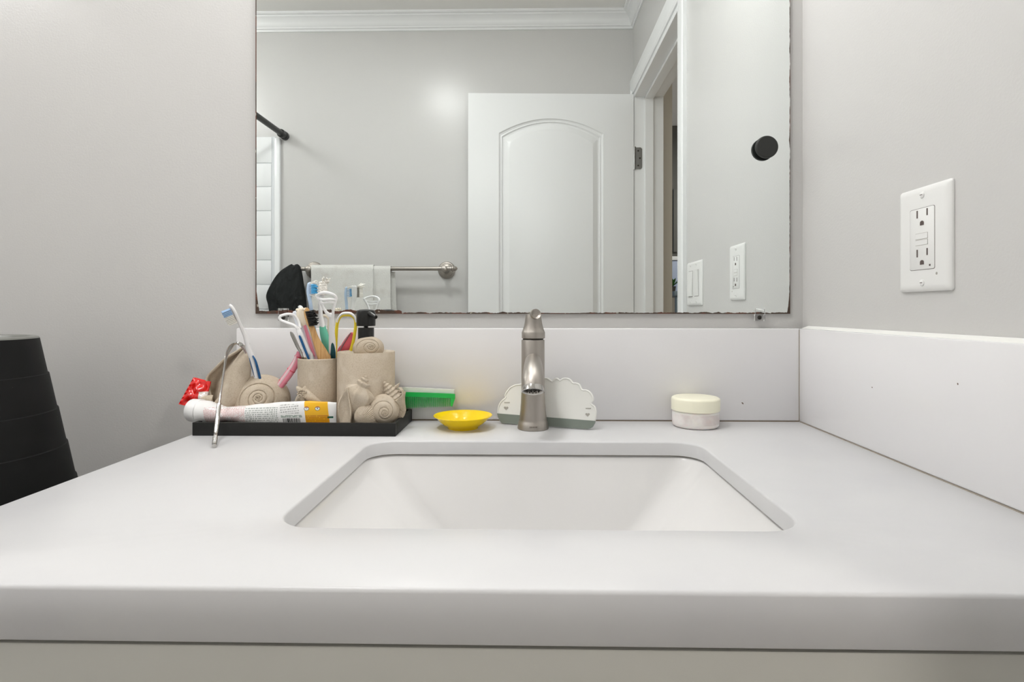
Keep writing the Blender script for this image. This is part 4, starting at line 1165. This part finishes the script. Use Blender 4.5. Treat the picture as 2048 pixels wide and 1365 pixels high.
MB().lathe([(0.0155, 0.0006), (0.0163, 0.0009), (0.0165, 0.0016), (0.0161, 0.0150), (0.0154, 0.0165), (0.0140, 0.0172), (0.0, 0.0174)], ca_, cd, seg=48).build('cap', white_pl, t, sharp=35)

# ================================================================== RED SACHET behind the cap
rm = M('red_foil', rgb(222, 24, 20), rough=0.16, spec=0.7, coat=0.6)
rX, rY, rZ = rm.xyz()
rm.mixcol((rm.noise(70, 2) > 0.60) * rX.between(0.018, 0.05) * (rZ < 0.028), rgb(74, 48, 90))
rm.mixcol(rX.between(0.030, 0.06) * (rZ < 0.018), rgb(228, 220, 214))
q00, q10, q01, q11 = (357, 809), (408, 820), (387, 755), (421, 764)
def foil(a, b):
    x = (q00[0] * (1 - a) + q10[0] * a) * (1 - b) + (q01[0] * (1 - a) + q11[0] * a) * b
    y = (q00[1] * (1 - a) + q10[1] * a) * (1 - b) + (q01[1] * (1 - a) + q11[1] * a) * b
    bul = math.sin(math.pi * a) * math.sin(math.pi * b)
    w = noise.noise(Vector((a * 4.2, b * 4.2, 2.0))) * 0.0045 * min(1, 6 * min(a, 1 - a, b, 1 - b)) + 0.0012 * math.sin(b * 40) * (1 if a < 0.06 else 0)
    return at(x, y, 0.852 - 0.0045 * bul + w + 0.012 * (b - 0.5))
o = MB().grid(foil, 30, 30, (0, 0.0022, 0)).build('foil_sachet', rm, base=(foil(0.5, 0).x - 0.02, 0.852, foil(0, 0).z), sharp=25)
tag(o, 'shiny red foil sachet tucked behind the toothpaste cap', 'sachet')

# ================================================================== STEEL TONGUE SCRAPER hooked over the holder
pts = [((428.5, 893.5), None, 0.0024), ((431, 872), 0.752, 0.0026), ((435, 835), 0.772, 0.0027), ((438.5, 809), 0.7805, 0.0027)]
b0 = atz(428.5, 892.5, ZT + 0.0026)
t = thing('steel_tongue_scraper', 'steel tongue scraper with thin bent wire standing in front of the tray', 'tongue scraper', (b0.x, b0.y, ZT))
c1, c2, c3 = at(431.5, 868, 0.7475), at(434.8, 838, 0.762), at(438, 808.5, 0.7745)
MB().sweep([(b0, 0.0027, 0.0027), (b0.lerp(c1, 0.85), 0.0027, 0.0027), (c1, 0.0022, 0.0022), (c1.lerp(c2, 0.06), 0.0028, 0.0028), (c2, 0.0029, 0.0029), (c3.lerp(c2, 0.03), 0.0028, 0.0028), (c3, 0.0018, 0.0018)], n=5, seg=18).build('handle', steel_m, t, sharp=40)
mb = MB()
for k in range(7):
    q = b0.lerp(c1, 0.15 + 0.09 * k); mb.lathe([(0.00285, -0.0004), (0.0031, 0.0), (0.00285, 0.0004)], q, c1 - b0, seg=18)
mb.build('knurl', steel_m, t)
w = [(438, 808.5, 0.7745, 0.0015, 0.0013), (442, 785, 0.786, 0.0015, 0.0012), (447.5, 745, 0.800, 0.0016, 0.0010), (451.5, 719, 0.809, 0.0024, 0.0007), (455.5, 704, 0.8135, 0.0036, 0.0006), (463, 693, 0.819, 0.0044, 0.0006), (474, 687.8, 0.826, 0.0044, 0.0006), (484, 692, 0.832, 0.0036, 0.0006), (492, 705, 0.838, 0.0024, 0.0007), (500, 724, 0.843, 0.0016, 0.0010), (507.5, 744, 0.847, 0.0014, 0.0012), (513, 757, 0.849, 0.0014, 0.0013)]
MB().sweep([(at(a, b, c), d, e) for a, b, c, d, e in w], wdir=(0.3, 1, 0.15), n=6, seg=12).build('wire', steel_m, t, sharp=50)

# ================================================================== BRUSH BUILDERS
GR = 'toothbrushes and tongue cleaners in the holders'
def K(px, py, Y, w, th): return (at(px, py, Y), w, th)
def tufts(name, mat, parent, a, b, rows, cols, width, d, length, r, trim=lambda i, n: 1.0, spread=0.0):
    """bristle tufts from a to b along the head, standing along d"""
    a, b, d = Vector(a), Vector(b), Vector(d).normalized()
    ax = (b - a).normalized(); s = ax.cross(d).normalized()
    mb = MB()
    for i in range(rows):
        for j in range(cols):
            q = a.lerp(b, (i + 0.5) / rows) + s * (width * ((j + 0.5) / cols - 0.5))
            dd = (d + ax * (random.uniform(-1, 1) * spread) + s * (random.uniform(-1, 1) * spread)).normalized()
            L = length * trim(i, rows) * random.uniform(0.95, 1.05)
            mb.lathe([(r * 0.9, 0), (r, L * 0.5), (r * 1.06, L * 0.97), (r * 0.7, L)], q, dd, seg=7, cap0=False)
    return mb.build(name, mat, parent, sharp=60)
def item(name, label, cat, foot):
    return thing(name, label, cat, foot, GR)
ZF = TRAY_Z + 0.0065
def foot(dx, dy): return Vector((cxx + dx, CY + dy, ZF))

# --- 1 white and blue brush in the snail shell
hY = 0.850
f0 = at(519, 786, hY)
t = item('toothbrush', 'white and blue toothbrush leaning left out of the snail shell', 'toothbrush', f0)
pp = [(519, 788, .850, .0044, .0040), (512, 750, .841, .0046, .0040), (503, 715, .831, .0052, .0040), (497, 698, .826, .0048, .0036), (491, 676, .819, .0030, .0027), (484, 658, .812, .0028, .0025), (476, 640, .804, .0040, .0024), (468, 622, .797, .0049, .0024), (461, 612.5, .794, .0047, .0024), (458, 610.5, .7930, .0021, .0016)]
MB().sweep([K(*q) for q in pp], face=(-0.85, -0.5, -0.3), n=6, seg=18, power=2.4).build('handle', white_pl, t, sharp=60)
for sgn, ks in ((1, [(505.5, 712, .0005), (511, 722, .0012), (516.5, 742, .0017), (521.5, 764, .0017), (525, 784, .0012)]), (-1, [(499, 716, .0004), (502, 726, .0011), (506, 740, .0012), (511, 757, .0010), (515, 775, .0008)])):
    MB().sweep([(at(x, y, 0.826 + 0.00031 * (y - 712)), w_, 0.0018) for x, y, w_ in ks], face=(0, -1, 0), n=5, seg=12).build('grip', blue_m, t, sharp=60)
ha, hb_ = at(459.5, 617, .7925), at(475, 645, .802)
bd = (at(444, 619, .7885) - at(464, 611, .7935)).normalized()
ha2 = ha + (hb_ - ha) * 0.02; hm = ha.lerp(hb_, 0.40)
tufts('bristles', pbluebr_m, t, ha2, hm, 4, 4, 0.0082, bd, 0.0118, 0.00098)
tufts('bristles', whitebr_m, t, hm, hb_, 6, 4, 0.0082, bd, 0.0120, 0.00098)

# --- 2 pink handle in the snail shell
f0 = at(560, 778, .852)
t = item('toothbrush', 'translucent pink handle with white tip rising right from the snail shell', 'toothbrush', f0)
pp = [(556, 779, .852, .0050, .0045), (566, 764, .852, .0056, .0048), (577, 749, .853, .0060, .0050), (589, 731, .853, .0055, .0048), (597, 713, .853, .0046, .0042), (600, 704, .853, .0040, .0036)]
MB().sweep([K(*q) for q in pp], face=(0, -1, 0), n=6, seg=18, power=2.6).build('handle', pink_m, t, sharp=60)
MB().sweep([(p - Vector((0.0012, 0.0036, -0.0012)), w_ * 0.42, th * 0.42) for p, w_, th in [K(*q) for q in pp[:-1]]], face=(0, -1, 0), n=6, seg=12).build('grip', ppink_m, t, sharp=60)
MB().sweep([K(599.6, 705, .853, .0040, .0036), K(601.5, 699, .853, .0024, .0024), K(602.5, 696.5, .853, .0006, .0006)], n=5, seg=14).build('tip', white_pl, t)
for q0, q1 in (((565.5, 764.8), (566.8, 762.8)), ((582, 741.6), (583.2, 739.8)), ((596.2, 715.0), (597, 713))):
    a, b = at(*q0, .853), at(*q1, .853)
    wq = 0.0062 if q0[0] < 590 else 0.0052
    MB().sweep([(a, wq, 0.0053), (b, wq, 0.0053)], face=(0, -1, 0), n=3, seg=18, power=2.6).build('band', rose_m, t)

# --- tumbler contents ------------------------------------------------------
# 3 white tongue cleaner with blue strip, loop to the left
t = item('tongue_cleaner', 'white tongue cleaner with a blue strip and a loop bending left', 'tongue cleaner', foot(0.010, -0.008))
loop = [(596, 658, .828, .0022, .0018), (588, 651, .827, .0020, .0017), (573, 645.5, .826, .0020, .0017), (563, 641.5, .825, .0020, .0016), (559, 636.5, .825, .0020, .0016), (561.5, 632.5, .825, .0020, .0016), (568, 630, .826, .0020, .0016), (577, 628.5, .828, .0019, .0016), (588, 631, .834, .0019, .0016), (597, 642, .836, .0020, .0017), (600.5, 657, .832, .0020, .0017)]
MB().sweep([K(*q) for q in loop], face=(0, -1, 0.3), n=5, seg=12, power=2.3).build('loop', white_pl, t, sharp=60)
stem = [K(595, 655, .830, .0030, .0022), K(600, 668, .829, .0042, .0026), K(607, 686, .832, .0048, .0028), K(616, 708, .836, .0050, .0030), K(622, 722, .839, .0050, .0030), (foot(0.010, -0.008), .0045, .0030)]
MB().sweep(stem, face=(0, -1, 0), n=6, seg=16, power=2.6).build('handle', white_pl, t, sharp=60)
MB().sweep([(at(598.5, 671.5, .8258), .0008, .0008), (at(600.5, 676, .8260), .0017, .0010), (at(608, 695, .8290), .0018, .0010), (at(616.5, 716, .8330), .0017, .0010), (at(622, 730, .8355), .0015, .0010)], face=(0, -1, 0), n=5, seg=12).build('grip', blue_m, t, sharp=60)

# 4 grey steel strip behind it
t = item('tongue_cleaner', 'thin grey steel strip leaning behind the blue striped tongue cleaner', 'tongue cleaner', foot(0.004, 0.006))
MB().sweep([K(581, 664, .842, .0012, .0006), K(585, 671, .842, .0027, .0007), K(595, 693, .844, .0026, .0008), K(607, 720, .847, .0018, .0008), (foot(0.004, 0.006), .0018, .0008)], face=(0, -1, 0), n=6, seg=10).build('blade', steel_m, t)

# 5 clear white brush seen from behind
t = item('toothbrush', 'pale bluish white toothbrush seen from its back, left of the cream head', 'toothbrush', foot(0.014, -0.002))
clw = M('pale_ice_plastic', rgb(226, 230, 238), rough=0.25)
MB().sweep([K(588, 623, .846, .0012, .0012), K(589.5, 627, .846, .0034, .0022), K(596, 645, .846, .0044, .0024), K(603, 663, .846, .0042, .0026), K(614, 692, .847, .0052, .0030), K(626, 720, .849, .0052, .0032), (foot(0.014, -0.002), .0045, .003)], face=(0, -1, 0), n=6, seg=16, power=2.5).build('handle', clw, t, sharp=60)
tufts('bristles', whitebr_m, t, at(590, 629, .8475), at(597, 648, .8475), 5, 3, 0.006, (0.2, 1, 0.1), 0.010, 0.0009)

# 6 pink handled brush with cream ridged head
t = item('toothbrush', 'pink handled toothbrush with a cream ridged tongue pad on its head', 'toothbrush', foot(0.018, -0.004))
MB().sweep([K(596, 619, .838, .0016, .0016), K(599, 622, .838, .0052, .0028), K(603, 633, .838, .0064, .0030), K(607, 645, .839, .0054, .0030), K(609.5, 652, .840, .0034, .0028)], face=(0, -1, 0), n=6, seg=18, power=2.5).build('head_pad', cream_m, t, sharp=60)
mb = MB()
for x, y in ((594.5, 618), (600, 616.8), (605, 616.2), (610.5, 616.6)):
    p = at(x, y + 4, .8375); mb.sweep([(p, .0022, .0022), (at(x, y + 1.5, .838), .0022, .0022), (at(x, y - 0.3, .8385), .0012, .0012)], n=4, seg=12)
mb.build('bumps', cream_m, t, sharp=60)
MB().sweep([K(608.5, 650, .8395, .0030, .0024), K(613, 664, .841, .0032, .0028), K(620, 686, .843, .0044, .0032), K(630, 714, .846, .0048, .0034), (foot(0.018, -0.004), .0045, .003)], face=(0, -1, 0), n=6, seg=16, power=2.4).build('handle', ppink_m, t, sharp=60)
MB().sweep([(at(609.5, 651, .8366), .0018, .0008), (at(614, 667, .8380), .0022, .0009), (at(621, 690, .8395), .0022, .0009), (at(629, 713, .8425), .0014, .0009)], face=(0, -1, 0), n=5, seg=10).build('grip', pink_m, t, sharp=60)
tufts('bristles', whitebr_m, t, at(599, 624, .8405), at(605, 643, .8415), 5, 4, 0.0085, (0.1, 1, 0.1), 0.010, 0.0010)

# 7 pale green brush between pink and bamboo
t = item('toothbrush', 'pale green and ivory toothbrush handle between the pink and bamboo brushes', 'toothbrush', foot(0.016, 0.010))
MB().sweep([K(612, 650, .862, .0030, .0024), K(615, 660, .862, .0040, .0028), K(620, 684, .862, .0050, .0030), K(631, 712, .862, .0048, .0030), (foot(0.016, 0.010), .0045, .003)], face=(0, -1, 0), n=6, seg=16, power=2.4).build('handle', pgreen_m, t, sharp=60)
MB().sweep([(at(613.5, 655, .8586), .0008, .0010), (at(616, 670, .8586), .0010, .0011), (at(621, 690, .8586), .0011, .0012), (at(632, 710, .8586), .0012, .0012), (at(639, 722, .8586), .0012, .0012)], face=(0, -1, 0), n=5, seg=10).build('grip', cream_m, t, sharp=60)
MB().sweep([K(611.5, 652, .862, .0026, .0022), K(608, 640, .863, .0036, .0024), K(607, 626, .864, .0040, .0024), K(608, 621, .864, .0014, .0014)], face=(0, -1, 0), n=5, seg=14).build('head', pgreen_m, t)
tufts('bristles', whitebr_m, t, at(608, 624, .8655), at(608, 640, .865), 4, 3, 0.006, (0, 1, 0), 0.010, 0.0010)

# 8 bamboo brush with black bristles
t = item('toothbrush', 'bamboo toothbrush with spiky black bristles facing right', 'toothbrush', foot(0.008, -0.014))
MB().sweep([K(611, 618.3, .826, .0014, .0012), K(613, 620, .826, .0036, .0024), K(615, 630, .826, .0046, .0026), K(619, 644, .826, .0046, .0027), K(625, 660, .827, .0042, .0028), K(632, 680, .828, .0050, .0030), K(641, 700, .831, .0072, .0034), K(647, 714, .833, .0086, .0036), K(650, 726, .8355, .0086, .0036), (foot(0.012, -0.012), .0060, .0030)], face=(0.55, -1, 0), n=6, seg=18, power=2.6).build('handle', bamboo_m, t, sharp=60)
tufts('bristles', blackbr_m, t, at(614.5, 622.5, .8255), at(622.5, 652.5, .8255), 13, 6, 0.0090, Vector((1, -0.50, 0.06)), 0.0120, 0.00075, trim=lambda i, n: 0.80 + 0.25 * math.sin(math.pi * (i + 0.5) / n), spread=0.14)

# 9 light blue brush
t = item('toothbrush', 'light blue toothbrush with bright blue bristles high in the tumbler', 'toothbrush', foot(0.012, 0.004))
MB().sweep([K(618.5, 565.2, .832, .0014, .0014), K(619, 568, .832, .0040, .0022), K(617.5, 582, .832, .0044, .0024), K(618.5, 595, .832, .0032, .0024), K(620.5, 606, .833, .0027, .0024), K(623, 622, .835, .0028, .0025), K(628, 660, .842, .0034, .0028), K(638, 720, .850, .0046, .0034), (foot(0.012, 0.004), .0045, .0034)], face=(1, -0.25, 0), n=6, seg=16, power=2.3).build('handle', lblue_m, t, sharp=60)
bdv = Vector((1, -0.28, 0.04))
tufts('bristles', lblue_m, t, at(619.6, 568, .832), at(619.6, 590, .832), 7, 3, 0.0066, bdv, 0.0070, 0.00075)
tufts('bristles', bluebr_m, t, at(624.5, 569.5, .8300), at(624.8, 588, .8300), 6, 3, 0.0066, bdv, 0.0068, 0.0010, trim=lambda i, n: 0.9 + 0.2 * (i % 2))
tufts('bristles', whitebr_m, t, at(621, 565.5, .832), at(621, 571.5, .832), 2, 3, 0.0066, bdv + Vector((0, 0, 0.25)), 0.0110, 0.00075, spread=0.1)
tufts('bristles', whitebr_m, t, at(621, 588, .832), at(621, 592, .832), 1, 3, 0.0066, bdv - Vector((0, 0, 0.35)), 0.0110, 0.00075, spread=0.1)

# 10 sea green handled brush with a worn white head
t = item('toothbrush', 'sea green handled toothbrush with a tall worn white head', 'toothbrush', foot(0.006, 0.010))
MB().sweep([K(643, 563, .838, .0010, .0010), K(643.5, 566, .838, .0044, .0022), K(644, 580, .838, .0048, .0024), K(644, 592, .838, .0040, .0024), K(641, 604, .838, .0032, .0024), K(641.5, 630, .840, .0032, .0026), K(645, 654, .843, .0042, .0030)], face=(0.3, 1, 0), n=6, seg=16, power=2.4).build('neck', white_pl, t, sharp=60)
MB().sweep([K(644.6, 652.5, .843, .0044, .0030), K(648, 668, .844, .0058, .0034), K(652.5, 685, .846, .0066, .0036), K(655, 697, .848, .0058, .0036), K(657, 712, .850, .0050, .0034), K(656, 724, .852, .005, .0034), (foot(0.006, 0.010), .0045, .003)], face=(0, -1, 0), n=6, seg=18, power=2.5).build('handle', green_h, t, sharp=60)
def wear_trim(i, n): return 1.0
tufts('bristles', whitebr_m, t, at(646.5, 566, .8345), at(646.5, 590, .8345), 13, 7, 0.0104, Vector((0.35, -1, 0.10)), 0.0108, 0.0012, spread=0.05)
tufts('bristles', whitebr_m, t, at(650, 561, .833), at(650, 569, .833), 2, 5, 0.0100, Vector((0.45, -0.8, 0.40)), 0.0105, 0.0009, spread=0.16)

# 11 white double loop tongue cleaner with dark teal grip
t = item('tongue_cleaner', 'white tongue cleaner with two curved bars and a dark teal grip', 'tongue cleaner', foot(0.016, 0.010))
hp_ = [(648.5, 620, .802), (642, 606, .801), (635.5, 596, .800), (634, 592, .800), (638, 588.5, .797), (648, 585.5, .795), (658, 586.5, .795), (667, 590, .797), (672, 595.5, .800), (671.5, 601, .801), (669, 610, .802), (666.5, 622, .803), (666, 632, .805)]
MB().sweep([K(x, y, Y, .0020, .0018) for x, y, Y in hp_], face=(0, -1, 0), n=5, seg=12).build('loop', white_pl, t, sharp=60)
MB().sweep([K(640.5, 603, .8005, .0014, .0014), K(646, 606.5, .796, .0014, .0014), K(656, 605, .795, .0014, .0014), K(668.5, 605.5, .8005, .0014, .0014)], face=(0, -1, 0), n=6, seg=10).build('scraper_bar', white_pl, t)
MB().sweep([K(638, 597.5, .800, .0016, .0014), K(646, 600, .794, .0018, .0012), K(658, 599, .793, .0018, .0012), K(671, 599.5, .800, .0016, .0014)], face=(0, -1, 0), n=6, seg=10).build('scraper_bar', white_pl, t)
MB().sweep([K(648.5, 618.5, .802, .0019, .0018), K(653, 625.5, .803, .0024, .0018), K(658.5, 630.5, .804, .0030, .0019), K(663, 632, .805, .0034, .0020)], face=(0, -1, 0), n=6, seg=12).build('fork', white_pl, t)
MB().sweep([K(663.5, 628, .8045, .0036, .0022), K(663.5, 645, .813, .0036, .0024), K(663.5, 665, .822, .0042, .0026), K(664.5, 685, .832, .0050, .0029), K(665, 705, .842, .0054, .0030), K(665, 722, .850, .0054, .0030), (foot(0.016, 0.010), .0045, .003)], face=(0, -1, 0), n=6, seg=18, power=2.5).build('handle', white_pl, t, sharp=60)
MB().sweep([(at(665, 685.5, .8290), .0003, .0006), (at(665.2, 690, .8311), .0022, .0010), (at(666, 702, .8371), .0036, .0011), (at(666, 714, .8429), .0039, .0011), (at(666, 726, .849), .0036, .0011)], face=(0, -1, 0), n=6, seg=14).build('grip', teal_m, t, sharp=60)
mb = MB()
for k in range(8):
    a, b = at(663, 703 + 2.2 * k, .8364 + 0.00108 * k), at(669.2, 703 + 2.2 * k, .8364 + 0.00108 * k)
    mb.sweep([(a, .0003, .0004), (b, .0003, .0004)], face=(0, -1, 0), n=1, seg=6)
mb.build('grip_ribs', teal_m, t)

# 12 cream loop behind
t = item('tongue_cleaner', 'cream tongue cleaner loop behind the sea green handle', 'tongue cleaner', foot(0.012, 0.014))
MB().sweep([K(640, 640, .858, .0018, .0016), K(643, 634, .857, .0019, .0016), (at(648.5, 631.8, .856), .0020, .0016), K(654.5, 634.5, .857, .0020, .0016), K(657.5, 641, .858, .0019, .0016), K(657, 655, .858, .0018, .0016), K(659, 680, .858, .0022, .002), K(660.5, 700, .859, .0050, .0026), K(659, 714, .860, .0072, .0030), K(657, 726, .861, .0075, .003), (foot(0.012, 0.014), .005, .003)], face=(0, -1, 0), n=6, seg=14, power=2.4).build('loop', cream_m, t, sharp=60)

# 13 yellow and white loop
t = item('tongue_cleaner', 'yellow and white arched tongue cleaner loop beside the black pump', 'tongue cleaner', foot(0.020, 0.016))
arch = [(670, 722, .872), (671, 700, .872), (672, 680, .872), (673.5, 655, .872), (677, 639, .871), (684, 631.5, .870), (693, 630.2, .870), (703, 631.5, .870), (710, 638, .871), (711.5, 650, .872), (709, 670, .873), (705, 690, .874), (699, 708, .875), (693, 722, .876)]
MB().sweep([K(x, y, Y, .0024, .0022) for x, y, Y in arch], face=(0, -1, 0), n=5, seg=12, power=2.4).build('loop', yellow_m, t, sharp=60)
MB().sweep([K(674.5, 645, .8705, .0014, .0022), K(677.5, 635.5, .8695, .0016, .0024), K(684.5, 628.2, .8685, .0020, .0026), K(693, 626.8, .868, .0021, .0026), K(702.5, 628, .8685, .0020, .0026), K(709.5, 635, .8695, .0016, .0024), K(712.5, 645, .8705, .0012, .0022)], face=(0, -1, 0), n=5, seg=12).build('bar', white_pl, t, sharp=60)
MB().sweep([(at(670, 722, .872), .0019, .0022), (foot(0.018, 0.014), .002, .002), (foot(0.022, 0.017), .002, .002), (at(693, 722, .876), .0019, .0022)], face=(0, -1, 0), n=6, seg=10).build('stem', yellow_m, t)

# 14 rose handle with grey edge leaning right
t = item('toothbrush', 'rose pink flat handle with a grey edge leaning right behind the dispenser', 'toothbrush', foot(0.016, 0.020))
MB().sweep([(foot(0.016, 0.020), .0035, .003), K(680, 716, .884, .0060, .0030), K(690, 696, .885, .0072, .0032), K(698, 681, .886, .0064, .0030), K(704, 668.5, .8865, .0036, .0024), K(705.5, 665.5, .8865, .0010, .001)], face=(0, -1, 0), n=6, seg=16, power=2.6).build('handle', rose_m, t, sharp=60)
MB().sweep([K(673.5, 714, .8815, .0008, .0014), K(683.5, 694.5, .8822, .0009, .0015), K(692.5, 679, .8832, .0009, .0015), K(701.5, 666, .8845, .0008, .0013)], face=(0, -1, 0), n=6, seg=10).build('edge', greyedge_m, t, sharp=60)

# ================================================================== COMBS leaning between the tray edge and the backsplash
def comb(name, label, mat, Y, x0, x1, ytopL, ytopR, spine, ybotL, ybotR, nteeth, end_w, lean=0.004):
    a = at(x0, ytopL, Y)
    t = thing(name, label, 'comb', (at((x0 + x1) / 2, 800, Y).x, Y, at(x1, ybotR, Y).z), 'combs leaning behind the dispenser')
    N = 24
    def tp(k): return ytopL + (ytopR - ytopL) * k ** 2.2
    up = [(x0 + (x1 - x0) * i / N, tp(i / N)) for i in range(N + 1)]
    dn = [(x, y + spine) for x, y in reversed(up)]
    MB().prism([at(x, y, Y) for x, y in up + dn], (0, 0.0032, 0)).build('spine', mat, t, sharp=40)
    e = [(x1 - end_w, tp(1) + spine), (x1, tp(1) + spine), (x1 - end_w * 0.6, ybotR), (x1 - end_w, ybotR - 1)]
    MB().prism([at(x, y, Y + 0.0002) for x, y in e], (0, 0.0028, 0)).build('end_tooth', mat, t)
    mb = MB()
    for i in range(nteeth):
        k = (i + 0.5) / nteeth; x = x0 + (x1 - end_w - x0) * k
        yt = tp(k) + spine * 0.7; yb_ = ybotL + (ybotR - ybotL) * k
        a, b = at(x, yt, Y + 0.0016), at(x, yb_, Y + 0.0016)
        mb.sweep([(a, .00060, .0017), (a.lerp(b, 0.85), .00052, .0015), (b, .00022, .0006)], face=(0, -1, 0), n=1, seg=6)
    o = mb.build('teeth', mat, t); o['kind'] = 'stuff'
    return t
comb('hair_comb', 'bright green hair comb with fine teeth sticking out behind the dispenser', comb_m, 0.8870, 716, 910, 784, 788.5, 9, 822, 814, 88, 9)
comb('hair_comb', 'white hair comb standing directly behind the green comb', combw_m, 0.8925, 716, 908, 774, 780, 11, 812, 806, 80, 9)
MB()
